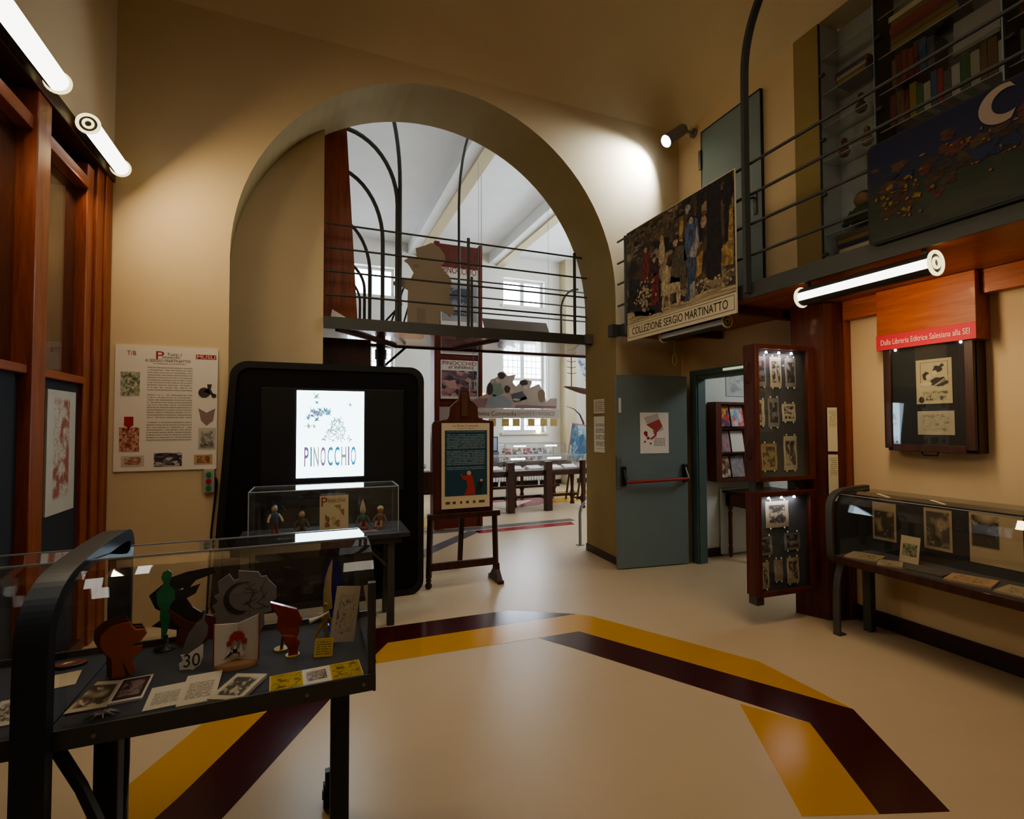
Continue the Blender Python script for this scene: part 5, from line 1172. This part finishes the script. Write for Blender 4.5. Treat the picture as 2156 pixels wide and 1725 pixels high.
b = B(); b.tube([p1, p1+d*.012], [.066,.06], 20); b.build('lamp_face', SPOTE, t)
b = B(); b.tube([p0+Vector((0,.0,0)), Vector((.13,.02,.03)), Vector((.215,.02,.03))], .018, 10); b.cyl((.195,.02,.03),(.222,.02,.03),.05,n=16); b.build('bracket', STEELL, t)
b = B(); b.tube([(.16,.02,.05),(.17,.02,.10),(.20,.02,.09),(.19,.02,.03)], .005, 8); b.build('cable', WHITEP, t)
# ------------------------------------------------------------------ footbridge gallery inside the arch and the far room
g = thing('bridge_walkway', 'grey steel edged walkway with red board soffit crossing behind the arch', 'walkway')
b = B(); b.prism([(.125,5.5),(3.235,5.5),(3.235,5.57),(4.5,5.57),(4.5,6.46),(.125,6.46)], 'z', 2.585, 2.62); b.build('soffit', MAHOGX, g)
b = B(); b.box(.125, 3.235, 5.38, 5.40, 2.565, 2.685); b.build('fascia', STEEL, g)
b = B(); b.box(3.14, 3.30, 5.34, 5.38, 2.575, 2.69); b.build('end_bracket', STEELL, g)
b = B(); b.box(.125, 4.5, 6.46, 6.48, 2.565, 2.66); b.build('rear_fascia', MAHOG, g)
b = B(); b.prism([(.125,5.4),(3.235,5.4),(3.235,5.57),(4.5,5.57),(4.5,6.46),(.125,6.46)], 'z', 2.62, 2.66); b.build('deck', plain('bridge deck', (.15,.14,.13), .7), g)
b = B(); b.box(.125, 3.235, 5.40, 5.50, 2.585, 2.62); b.bar([(.25,5.45,2.57),(1.0,6.40,2.57)], .04, .03, (0,0,1)); b.bar([(2.05,5.5,2.575),(1.75,6.40,2.575)], .04, .03, (0,0,1)); b.build('brace', MAHOG, g)
b = B(); b.cyl((.80, 6.25, 0), (.80, 6.25, 2.585), .055, n=20); b.cyl((.80, 6.25, 2.38), (.80, 6.25, 2.50), .07, n=20); b.build('support_pipe', STEEL, g)
b = B(); b.bar([(.84,6.27,2.30),(1.12,6.38,2.56)], .05, .03, (0,1,0)); b.build('diagonal_brace', STEEL, g)
def railing(label, y, x0, x1, posts, zs):
    r = thing('bridge_railing', label, 'railing')
    for z in zs:
        b = B(); b.cyl((x0, y, z), (x1, y, z), .0105, n=8); b.build('rail', STEEL, r)
    for x in posts:
        b = B(); b.box(x-.015, x+.015, y-.012, y+.012, 2.662, zs[0]+.05); b.build('post', STEEL, r)
    return r
railing('thin grey front railing with four bars on the walkway behind the arch', 5.42, .14, 3.20, [1.66, 3.03], [3.655, 3.405, 3.163, 2.918])
railing('thin grey rear railing on the far side of the walkway behind the arch', 6.44, 1.60, 4.5, [2.02], [3.53, 3.31, 3.10, 2.88])
def arc(x0, z1, cx, zt, y=6.0, z0=2.663, r=.02):
    """upright from the deck at x0 to z1, then a quarter bend over to (cx, zt)"""
    p = [(x0, y, z0), (x0, y, z1)]
    for i in range(1, 13):
        a = pi/2*i/12; p.append((cx + (x0-cx)*cos(a), y, z1 + (zt-z1)*sin(a)))
    return p
f = thing('arched_rods', 'fan of nested curved grey steel rods rising from the walkway behind the arch', 'railing')
for x0, z1, cx, zt, r in ((.955,4.20,.30,5.02,.026),(.985,4.45,.60,5.75,.024),(.785,3.75,.20,4.55,.024),(.640,3.35,.22,3.97,.020),(.580,3.15,.22,3.50,.017),(.530,3.0,.26,3.30,.014),(1.715,4.30,2.35,5.9,.017)):
    b = B(); b.tube(arc(x0, z1, cx, zt, r=r), r, 8); b.build('curved_rod', STEEL, f)
b = B(); b.tube(arc(3.12, 3.10, 3.38, 3.42, 5.95), .015, 8); b.build('curved_rod', STEEL, f)
# leaning red timber slab at the left of the walkway
b = B(); b.prism([(.0,2.66),(.475,2.66),(.335,5.02),(.0,5.02)], 'y', 5.62, 5.68); t = b.build('timber_slab', REDWOOD); tag(t, 'tall tapering red timber panel beside the plaster infill on the walkway', 'panel')
b = B(); b.box(-.2, .62, 5.70, 5.76, 0, 2.52); t = b.build('dark_timber_panel', DARKWOOD); tag(t, 'dark timber panel below the walkway behind the screen stand', 'panel')
# plain cut-out board, seen from its back
cut_ = [(1.08,2.663),(1.09,3.21),(1.0,3.25),(.92,3.25),(.91,3.29),(1.02,3.33),(1.12,3.35),(1.16,3.43),(1.09,3.53),(1.04,3.56),(1.09,3.6),(1.2,3.62),(1.18,3.73),(1.3,3.78),(1.37,3.82),(1.47,3.78),(1.54,3.7),(1.55,3.61),(1.49,3.56),(1.51,3.52),(1.6,3.43),(1.64,3.34),(1.61,3.26),(1.6,3.15),(1.65,3.06),(1.66,2.99),(1.61,2.92),(1.57,2.96),(1.49,2.99),(1.47,2.663)]
t = thing('silhouette_board', 'cream back of a large cut-out board standing on the walkway', 'board', (0, 6.03, 0))
b = B(); b.prism(cut_, 'y', 0, .02); b.build('board', BOARDB, t)
b = B(); b.box(1.20, 1.30, -.006, 0, 2.75, 3.0); b.box(1.15, 1.22, -.006, 0, 3.50, 3.53); b.build('backing_patch', plain('patch', (.36,.31,.26), .8), t)
t = thing('tilted_board', 'grey brown rectangular board leaning on the rear railing of the walkway', 'board', (2.63, 6.20, 2.668), (rad(-20), 0, 0))
b = B(); b.prism([(-.46,0),(.50,0),(.45,.36),(-.50,.36)], 'y', 0, .015); b.build('board', BOARDG, t)
o = B().prism([(.19,2.662),(.46,2.662),(.21,2.80)], 'y', 5.56, 5.57).build('paper_scrap', PAPERW); tag(o, 'pale triangular paper scrap on the walkway before the red timber panel', 'paper')
for i, (xa, xb, za, zb) in enumerate(((.70,1.06,2.67,3.10),(.86,1.10,2.67,3.35),(1.02,1.18,2.67,3.20))):
    b = B(); b.cyl((xa, 6.2, za), (xb, 6.3, zb), .012, n=8); o = b.build('leaning_rod', BLACKP); tag(o, 'thin black rod leaning behind the cut-out board on the walkway', 'rod', 'rods leaning on the walkway')

# tall red poster cabinet
t = thing('poster_tower', 'tall red timber tower carrying printed posters in the far room', 'display panel', (2.15, 7.5, 0))
b = B(); b.box(-.40, -.32, -.03, .25, 0, 4.40); b.box(.32, .37, -.03, .25, 0, 4.42); b.box(-.32, .32, .0, .20, 0, 4.38)
for z in (.85, 1.90, 2.62, 3.07, 4.05): b.box(-.32, .32, -.02, 0, z-.03, z+.03)
b.build('frame', wood('tower red wood', (.10,.014,.008), (.22,.04,.018)), t, .004)
for nm, z, h, body, mt in (('poster', 1.98, .60, 'INFERNO', painting('far poster lower', [(.3,(.05,.04,.07)),(.5,(.22,.14,.17)),(.62,(.50,.26,.24)),(.75,(.60,.36,.32))], 2, 3)), ('poster', 2.67, .34, None, sketch('far poster mid', (.42,.40,.40), (.10,.10,.13), 3.1, 4, .9)), ('poster', 3.12, .92, None, sketch('far poster upper', (.38,.38,.40), (.08,.09,.13), 5.2, 4, .9))):
    s = flatmesh(t, nm, PAPERW, 0, z+h/2, .60, h, -.012, .008)
    flatmesh(s, 'picture', mt, 0, z + h*.40, .56, h*.66, -.0145, .002)
    if body: lettering('PINOCCHIO', 0, z+h*.92, .54, .06, INKR, s, -.0145); lettering("all' " + body, .02, z+h*.815, .40, .045, INK, s, -.0145)
    if z > 3: lettering('PINOCCHIO', 0, z+h*.93, .54, .10, INKR, s, -.0145)
b = B(); b.box(-.32, .32, -.012, -.004, 1.62, 1.86); s = b.build('poster', plain('far low poster', (.55,.45,.44), .8), t)
# teal timber bay at the left with a warm lamp
t = thing('lit_bay', 'red timber bay with teal panel and warm lamp behind the screen stand', 'display panel', (1.40, 7.6, 0))
b = B(); b.box(-.25, -.20, 0, .2, 0, 2.25); b.box(.17, .22, 0, .2, 0, 2.25); b.box(-.20, .17, .02, .2, 2.2, 2.25); b.box(-.20, .17, .02, .2, 1.28, 1.32); b.build('frame', REDWOOD, t)
b = B(); b.box(-.20, .17, .10, .12, 0, 2.2); b.build('teal_panel', plain('teal panel', (.04,.16,.20), .7), t)
b = B(); b.box(-.12, -.06, .09, .098, .9, 2.1); b.build('white_strip', PAPERW, t)
b = B(); b.cyl((-.22, -.04, 2.10), (.20, -.04, 2.10), .05, n=14); b.build('lamp_cover', WARML, t)
b = B(); b.cyl((-.20, -.05, 2.035), (.19, -.05, 2.035), .022, n=10); b.build('lamp_tube', TUBEC, t)
b = B(); b.box(-.30, .30, -.25, .0, .55, .88); b.build('counter', DARKWOOD, t)
b = B()
for k in range(6): b.ell((-.25+.09*k, -.1, .955), .035, 10, 6)
b.build('knob_pattern', WHITEP, t)
# pendant lamp
t = thing('pendant_lamp', 'small glassy cylinder lamp on a long wire before the poster tower', 'lamp', (2.02, 6.38, 2.03))
b = B(); b.cyl((0,.0,.14), (0,0,.553), .004, n=6); b.build('wire', STEELL, t)
b = B(); b.cyl((0,0,0),(0,0,.14), .05, n=18); b.build('glass_cylinder', FROST, t)
b = B(); b.cyl((0,0,.02),(0,0,.12), .02, n=12); b.build('bulb', STEELL, t)
# hanging cut-out sign with reading children
t = thing('hanging_sign', 'hanging cut-out sign of reading figures lettered for children over the far tables', 'sign', (0, 7.3, .055))
co = [(2.25,1.774),(3.74,1.782),(3.74,1.95),(3.62,1.948),(3.55,1.885),(3.50,2.05),(3.42,2.18),(3.26,2.11),(3.30,2.22),(3.16,2.25),(3.02,2.13),(2.96,2.19),(3.02,2.32),(2.88,2.29),(2.81,2.36),(2.73,2.34),(2.72,2.26),(2.61,2.23),(2.54,2.13),(2.52,2.0),(2.36,1.93),(2.25,1.90)]
b = B(); b.prism(co, 'y', 0, .012); b.build('cutout', plain('sign pink cream', (.50,.41,.37), .8, var=.15, scale=9), t)
b = B(); b.box(2.20, 3.78, -.004, .012, 1.625, 1.774); b.build('title_band', plain('sign band', (.60,.55,.50), .8), t)
lettering('La Divina Commedia', 2.62, 1.70, .80, .07, INKB, t, -.006); lettering('DANTE E I RAGAZZI', 3.37, 1.70, .66, .06, plain('sign lilac', (.30,.24,.28), .8), t, -.006)
b = B()
for x in (2.35, 2.62, 2.84, 3.02, 3.28, 3.5, 3.68): b.box(x-.06, x+.06, 0, .004, 1.50, 1.62)
b.build('yellow_tabs', plain('sign yellow tabs', (.62,.48,.20), .8), t)
random.seed(2)
for nm, mcol, L in (('skirt_pattern', (.33,.37,.40), [[(2.50,1.80),(2.62,1.99),(2.82,1.97),(2.97,1.85),(2.92,1.80)]]), ('dress_pattern', (.25,.31,.24), [[(2.60,2.16),(2.76,2.17),(2.81,2.02),(2.66,1.96),(2.56,2.0)]]),
        ('striped_pattern', (.15,.14,.15), [[(2.93,2.0),(3.12,2.06),(3.21,1.93),(2.98,1.87)]]), ('blanket_pattern', (.50,.44,.36), [[(3.10,1.95),(3.35,2.06),(3.42,1.90),(3.10,1.84)]]), ('sofa_pattern', (.36,.22,.21), [[(2.26,1.80),(2.27,1.89),(2.40,1.93),(2.55,1.93),(2.50,1.80)],[(3.0,1.79),(3.72,1.79),(3.72,1.83),(3.0,1.83)]]), ('shawl_pattern', (.30,.21,.16), [(3.46,1.99,.07,.11)]),
        ('hair_pattern', (.085,.06,.055), [(2.77,2.29,.07,.055),(2.58,2.08,.055,.10),(2.87,2.08,.05,.06),(3.15,2.19,.075,.045)]), ('face_pattern', (.58,.45,.38), [(2.70,2.225,.038,.045),(2.94,2.05,.036,.036),(3.17,2.12,.036,.036),(2.84,1.99,.05,.018),(3.02,1.92,.06,.018)])):
    b = B(); yy = -.003 - .0012*(nm in ('hair_pattern',)) - .0024*(nm == 'face_pattern')
    for sh in L:
        if isinstance(sh, tuple): blob(b, *sh, yy, 14, .12)
        else: poly(b, sh, yy, .006)
    b.build(nm, plain('sign ' + nm, mcol, .8), t)
for x in (2.40, 3.6): b = B(); b.cyl((x, .006, 1.95), (x, .006, 5.6), .003, n=5); b.build('wire', STEELL, t)
# long library table with glass cases
def turned(x, y, h): return B().lathe([(.045,0),(.05,.03),(.035,.06),(.035,.12),(.055,.15),(.06,.20),(.04,.24),(.03,.30),(.035,.42),(.045,.55),(.05,.60),(.035,.63),(.06,.66),(.06,h)], (x, y, 0), 14)
def library_table(label, x0, x1, y0, y1, h, square):
    t = thing('library_table', label, 'table')
    b = B(); b.box(x0, x1, y0, y1, h-.04, h); b.build('table_top', DARKWOOD, t, .004)
    b = B(); b.box(x0, x1, y0+.01, y0+.03, h-.10, h-.04); b.box(x0, x1, y1-.03, y1-.01, h-.10, h-.04); b.build('apron', DARKWOOD, t)
    n = 0
    for x in square:
        b = B(); b.box(x-.065, x+.065, y0-.06, y0+.06, 0, h+.16); b.build('leg', DARKWOOD, t, .006)
    for x in ((x0+x1)/2, x1-.1, x0+.1): turned(x, y1-.08, h-.04).build('leg', MAHOG, t)
    b = B(); b.box(x0+.1, x1-.1, (y0+y1)/2-.03, (y0+y1)/2+.03, .20, .25)
    for x in square: b.box(x-.03, x+.03, y0+.06, (y0+y1)/2, .20, .25)
    b.build('stretcher', DARKWOOD, t); return t
lt = library_table('long dark library table with square posts and glass cases in the far room', 2.3, 5.0, 8.36, 9.0, .74, [2.60, 3.34, 4.09])
b = turned(4.82, 8.36, .90); b.build('leg', DARKWOOD, lt)
library_table('second dark library table behind the long one in the far room', 3.5, 5.3, 9.75, 10.4, .80, [])
def glass_box(label, x0, x1, y0, y1, z0, z1):
    t = thing('glass_case', label, 'display case')
    b = B(); b.box(x0, x1, y0, y1, z0+.006, z1); b.build('cover', ACRYL, t)
    b = B(); e = .008
    for x in (x0, x1):
        for y in (y0, y1): b.box(x-e, x+e, y-e, y+e, z0+.003, z1)
    for y in (y0, y1): b.box(x0, x1, y-e, y+e, z1-e, z1+e)
    b.build('edges', ACRYLE, t)
    b = B(); b.box(x0+.02, x1-.02, y0+.02, y1-.02, z0+.001, z0+.005); b.build('liner', plain('case liner', (.55,.50,.47), .9), t)
    b = B()
    k = 0; xx = x0 + .22
    while xx < x1 - .1: b.cyl((xx, y0+.06, z1-.05), (xx+.28, y0+.06, z1-.05), .016, n=10); xx += .74
    b.build('strip_lamp', TUBEC, t); return t
glass_box('long low glass case with strip lamps on the front library table', 2.45, 4.98, 8.44, 8.95, .74, 1.0)
glass_box('small clear case of picture books on the rear library table', 3.80, 5.20, 9.80, 10.35, .80, 1.17)
for i, (x, lab) in enumerate(((2.75,'leftmost'),(3.15,'second from left'),(3.55,'third from left'),(3.95,'fourth from left'),(4.35,'fifth from left'),(4.70,'rightmost'))):
    o = flat(.26, .20, .012).build('open_book', PAPERW); put(o, (x, 8.66, .772), (rad(12), 0, random.uniform(-.3,.3))); tag(o, 'white open book in the front glass case of the far room, ' + lab, 'book', 'open books in the front glass case')
for i, (x, c, lab) in enumerate(((3.92,(.45,.10,.09),'red and white'),(4.16,(.35,.22,.16),'brown'),(4.42,(.42,.08,.08),'crimson streaked'),(4.65,(.18,.16,.17),'black and white'),(4.88,(.45,.44,.43),'pale grey'))):
    t = thing('picture_book', '%s picture book propped up in the rear case of the far room' % lab, 'book', (x, 9.95, .815), (rad(-20), 0, 0), 'books in the rear glass case')
    b = B(); b.box(-.10, .10, 0, .012, 0, .27); b.build('cover', painting('far book %d' % i, [(.35, (.62,.58,.54)), (.5, c), (.7, tuple(x_*.4 for x_ in c))], i, 3), t)
# tablet panel, far easel picture, model ship, radiator
t = thing('tablet_panel', 'small slanted dark framed pale blue panel on the rear library table', 'screen', (3.60, 10.05, .803), (0, 0, rad(8)))
b = B(); b.box(-.14, .14, 0, .02, 0.2, .52); b.build('frame', BLACKP, t)
b = B(); b.box(-.12, .12, -.003, 0, .225, .50); b.build('panel_face', plain('pale blue face', (.36,.46,.60), .3), t)
b = B(); b.box(-.16, .16, -.02, .12, 0, .2); b.build('stand', plain('grey stand', (.25,.26,.30), .6), t)
t = thing('leaning_picture', 'tall leaning framed blue picture standing in the far room by the pier', 'picture', (5.10, 9.30, .0), (rad(-8), rad(9), rad(-20)))
b = B(); b.box(-.21, .21, 0, .03, .80, 1.62); b.build('frame', plain('pinkish frame', (.45,.26,.22), .5), t)
b = B(); b.box(-.18, .18, -.004, 0, .83, 1.59); b.build('picture', painting('blue picture', [(.35,(.08,.18,.32)),(.5,(.25,.42,.58)),(.62,(.60,.72,.80)),(.75,(.15,.25,.36))], 4, 2.5), t)
b = B(); b.bar([(-.12,.06,.0),(-.12,.03,.85)], .04, .02, (1,0,0)); b.bar([(.12,.06,.0),(.12,.03,.85)], .04, .02, (1,0,0)); b.build('stand_leg', DARKWOOD, t)
t = thing('model_ship', 'hanging model ship with net sails high in the far room beside the pier', 'model ship', (5.05, 8.9, 2.28))
b = B(); b.grid(lambda u, v: (-.35+1.3*u, (.16*sin(pi*min(1,u*1.02))**.6)*cos(pi*v), .03+.03*cos(2*pi*u) - .10*sin(pi*u)**.7*sin(pi*v)), 24, 10); b.build('hull', plain('ship hull', (.16,.10,.07), .5), t)
b = B(); b.grid(lambda u, v: (-.34+1.28*u, .15*sin(pi*u)**.6*(2*v-1), .035+.03*cos(2*pi*u)), 24, 4); b.build('deck', PALEWOOD, t)
b = B(); b.cyl((-.16,0,.03),(-.16,0,.95), .012, n=8)
for k in range(4): b.tube([(-.26,0,.34+.12*k),(-.16,0,.32+.12*k),(-.06,0,.34+.12*k)], .007, 6)
b.build('mast', DARKWOOD, t)
b = B(); b.add([(-.12,0,.85),(.22,.02,.06),(.60,.02,.15),(.30,.0,.62)], [(0,1,2,3)]); b.build('sail', sketch('net sail', (.52,.60,.70), (.14,.18,.24), 2, 6, .3), t)
b = B(); b.add([(-.1,.06,.9),(.35,.08,.5),(.70,.08,.3),(.75,.06,.95)], [(0,1,2,3)]); b.build('sail', plain('grey sail', (.34,.33,.32), .8), t)
for x, z in ((.3,.05),(-.16,.9)): b = B(); b.cyl((x,0,z),(x,0,3.66), .003, n=5); b.build('hanging_wire', STEELL, t)
b = B(); b.box(4.70, 5.15, 11.86, 11.97, 2.02, 2.22); o = b.build('wall_unit', WHITEP); tag(o, 'small white wall unit on the far wall under the model ship', 'appliance')
t = thing('radiator', 'white ribbed radiator below the far room window behind the tables', 'radiator', (4.1, 11.83, .15))
for k in range(24):
    b = B(); b.box(.075*k, .075*k+.05, -.05, .05, 0, .72); b.build('column', WHITEP, t, .008)
b = B(); b.box(0, 1.78, -.02, .02, .04, .09); b.box(0, 1.78, -.02, .02, .63, .68); b.box(.3,.34,-.02,.02,-.15,.04); b.box(1.4,1.44,-.02,.02,-.15,.04); b.build('header', WHITEP, t)
t = thing('curved_pole', 'thin dark curved pole standing by the leaning picture next to the pier', 'pole', (5.62, 9.75, 0))
b = B(); b.tube(smooth([(0.05,0,0),(.06,0,1.2),(.03,0,1.70),(-.15,0,1.95),(-.42,0,2.05)]), [.02]*21, 8) if False else b.tube([(0.05,0,0),(.06,0,1.2),(.03,0,1.62),(-.06,0,1.80),(-.20,0,1.92),(-.40,0,1.98)], [.022,.022,.02,.018,.012,.005], 8); b.build('pole', DARKWOOD, t)
t = thing('round_lamp', 'small glowing round lamp on the far wall left of the pier', 'lamp', (5.55, 11.9, 1.42))
b = B(); b.ell((0,0,0), .07, 14, 10); b.build('globe', emit('globe glow', (1.0,.85,.55), 9), t)
b = B(); b.cyl((0,.06,0),(0,.10,0), .04, n=12); b.build('wall_plate', WHITEP, t)
t = thing('round_lamp', 'small glowing round lamp beside the poster tower above the easel', 'lamp', (2.68, 8.0, 1.98))
b = B(); b.ell((0,0,0), .05, 14, 10); b.build('globe', emit('globe glow warm', (1.0,.80,.45), 9), t)
b = B(); b.cyl((0,0,.05),(0,0,3.97), .005, n=6); b.build('wire', STEELL, t)
b = B(); b.cyl((-.16,0,.10),(.16,0,.10), .035, n=10); b.build('warm_shade', WARML, t)
t = thing('stanchion', 'thin grey steel stanchion with rounded top standing beside the pier', 'post', (3.30, 5.80, 0))
b = B(); b.tube([(0,0,0),(0,0,.42),(.02,0,.50),(.07,0,.55)], .02, 8); b.build('post', STEELL, t)
b = B(); b.box(-.04,.04,-.04,.04,0,.008); b.build('foot_plate', STEELL, t)

# ------------------------------------------------------------------ light
def area(name, loc, target, sx, sy, power, col, spread=pi):
    l = bpy.data.lights.new(name, 'AREA'); l.shape = 'RECTANGLE'; l.size = sx; l.size_y = sy; l.energy = power; l.color = col; l.spread = spread
    o = bpy.data.objects.new(name, l); COL.objects.link(o); o.location = loc
    o.rotation_euler = (Vector(target) - Vector(loc)).to_track_quat('-Z', 'Y').to_euler(); return o
for i, (x0, x1, z0, z1) in enumerate(wins):
    area('window_daylight', ((x0+x1)/2, FY+.55, (z0+z1)/2), ((x0+x1)/2, 0, (z0+z1)/2-1.5), x1-x0, z1-z0, K_WIN*(x1-x0)*(z1-z0), (.86, .93, 1.0))
# added fill lights, out of view before the far room's solid right wall
area('far_side_fill', (7.5, 9.0, 3.6), (0, 8.5, 2.6), 3.2, 2.6, K_SIDE, (.80, .90, 1.0))
area('far_upper_fill', (6.9, 7.0, 4.6), (0, 7.5, 5.2), 2.2, 1.2, K_SIDE*.5, (.80, .90, 1.0))
# tube lamps
area('left_tube_light', (XL+.19, 3.15, 3.53), (1.5, 3.15, 1.2), .08, 1.0, K_TUBE, (1.0, .80, .50))
area('left_tube_light', (XL+.19, 4.24, 3.53), (1.2, 4.3, 1.4), .08, .6, K_TUBE, (1.0, .78, .46))
area('gallery_tube_light', (3.13, 2.075, 2.43), (2.6, 2.0, 0.4), .05, .85, K_RT*.55, (1.0, .80, .54))
area('gallery_tube_light', (3.30, 2.10, 2.40), (4.1, 2.15, 1.75), .05, .85, K_RT, (1.0, .78, .50))
area('left_tube_light', (XL+.19, 1.75, 3.53), (1.5, 1.75, 1.0), .08, 1.0, K_TUBE*.35, (1.0, .82, .56))  # added light for the first of the unseen cabinet lamps
area('left_tube_light', (XL+.19, .35, 3.53), (1.5, .35, 1.0), .08, 1.0, K_TUBE*.08, (1.0, .80, .50))  # added light for the next unseen cabinet lamp
area('gallery_tube_light', (3.30, .6, 2.40), (4.1, .5, 1.4), .05, .85, K_RT*.2, (1.0, .74, .46))
# unseen area light added overhead to brighten the near room
area('hall_fill_light', (1.5, .8, 4.95), (1.9, 4.3, .3), 2.2, 2.0, K_HALL_FILL, (1.0, .90, .74), rad(115))
sp = bpy.data.lights.new('flood_light', 'SPOT'); sp.energy = K_SPOT; sp.color = (.86, .95, 1.0); sp.spot_size = rad(115); sp.spot_blend = .7; sp.shadow_soft_size = .06
o = bpy.data.objects.new('flood_light', sp); COL.objects.link(o); o.location = Vector((3.905, 4.50, 4.93)) + Vector((.06,0,.05)) + d*.33
o.rotation_euler = Vector((-.62, .50, -.62)).to_track_quat('-Z', 'Y').to_euler()
area('side_room_light', (5.4, 3.2, 2.8), (5.2, 4.2, 0), .8, .8, K_ROOM, (.86, .95, 1.0))
for z in (2.15, .99):
    l = area('case_led_light', (SX+.29, SY+.005, z), (SX+.29, SY+.05, z-.5), .34, .02, K_LED, (1.0, .95, 1.0))
l = area('screen_glow', (.178, 4.70, 1.5), (.178, 3.0, 1.3), .55, .75, K_SCR, (.62, .82, 1.0))
su = bpy.data.lights.new('sun', 'SUN'); su.energy = K_SUN; su.angle = rad(1.0); su.color = (1, .95, .86)
o = bpy.data.objects.new('sun', su); COL.objects.link(o); o.rotation_euler = Vector((-.66, -.50, -.52)).to_track_quat('-Z', 'Y').to_euler(); o.location = (6, 14, 8)
w = bpy.data.worlds.new('world'); SC.world = w; w.use_nodes = True
nt = w.node_tree; bg = nt.nodes['Background']
tc = N(nt, 'ShaderNodeTexCoord'); sx_ = N(nt, 'ShaderNodeSeparateXYZ'); nt.links.new(tc.outputs['Generated'], sx_.inputs[0])
nt.links.new(ramp(nt, mth(nt, 'ADD', mth(nt, 'MULTIPLY', sx_.outputs[2], .5), .5), [(.40, (.75,.78,.78)), (.52, (.93,.96,1.0)), (.8, (.75,.86,1.0))]), bg.inputs[0])
bg.inputs[1].default_value = K_SKY

# ------------------------------------------------------------------ camera
F, YAW, PITCH, ROLL = 1055.4226, rad(21.99623), rad(1.72806), rad(-.18551)
fw = Vector((sin(YAW)*cos(PITCH), cos(YAW)*cos(PITCH), sin(PITCH))); r0 = Vector((cos(YAW), -sin(YAW), 0)); u0 = r0.cross(fw)
rt = r0*cos(ROLL) + u0*sin(ROLL); up = -r0*sin(ROLL) + u0*cos(ROLL)
cam = bpy.data.cameras.new('camera'); co_ = bpy.data.objects.new('camera', cam); COL.objects.link(co_)
m3 = Matrix((rt, up, -fw)).transposed(); co_.matrix_world = Matrix.Translation((0, 0, 1.58)) @ m3.to_4x4()
cam.sensor_width = 36; cam.sensor_fit = 'HORIZONTAL'; cam.lens = F/2156*36; cam.clip_start = .05; cam.clip_end = 100
SC.camera = co_
SC.view_settings.view_transform = 'AgX'
try: SC.view_settings.look = 'AgX - Medium High Contrast'
except Exception: pass
SC.view_settings.exposure = EXPO
SC.cycles.max_bounces = 8; SC.cycles.transparent_max_bounces = 24; SC.cycles.sample_clamp_indirect = 6.0
SC.cycles.caustics_reflective = False; SC.cycles.caustics_refractive = False
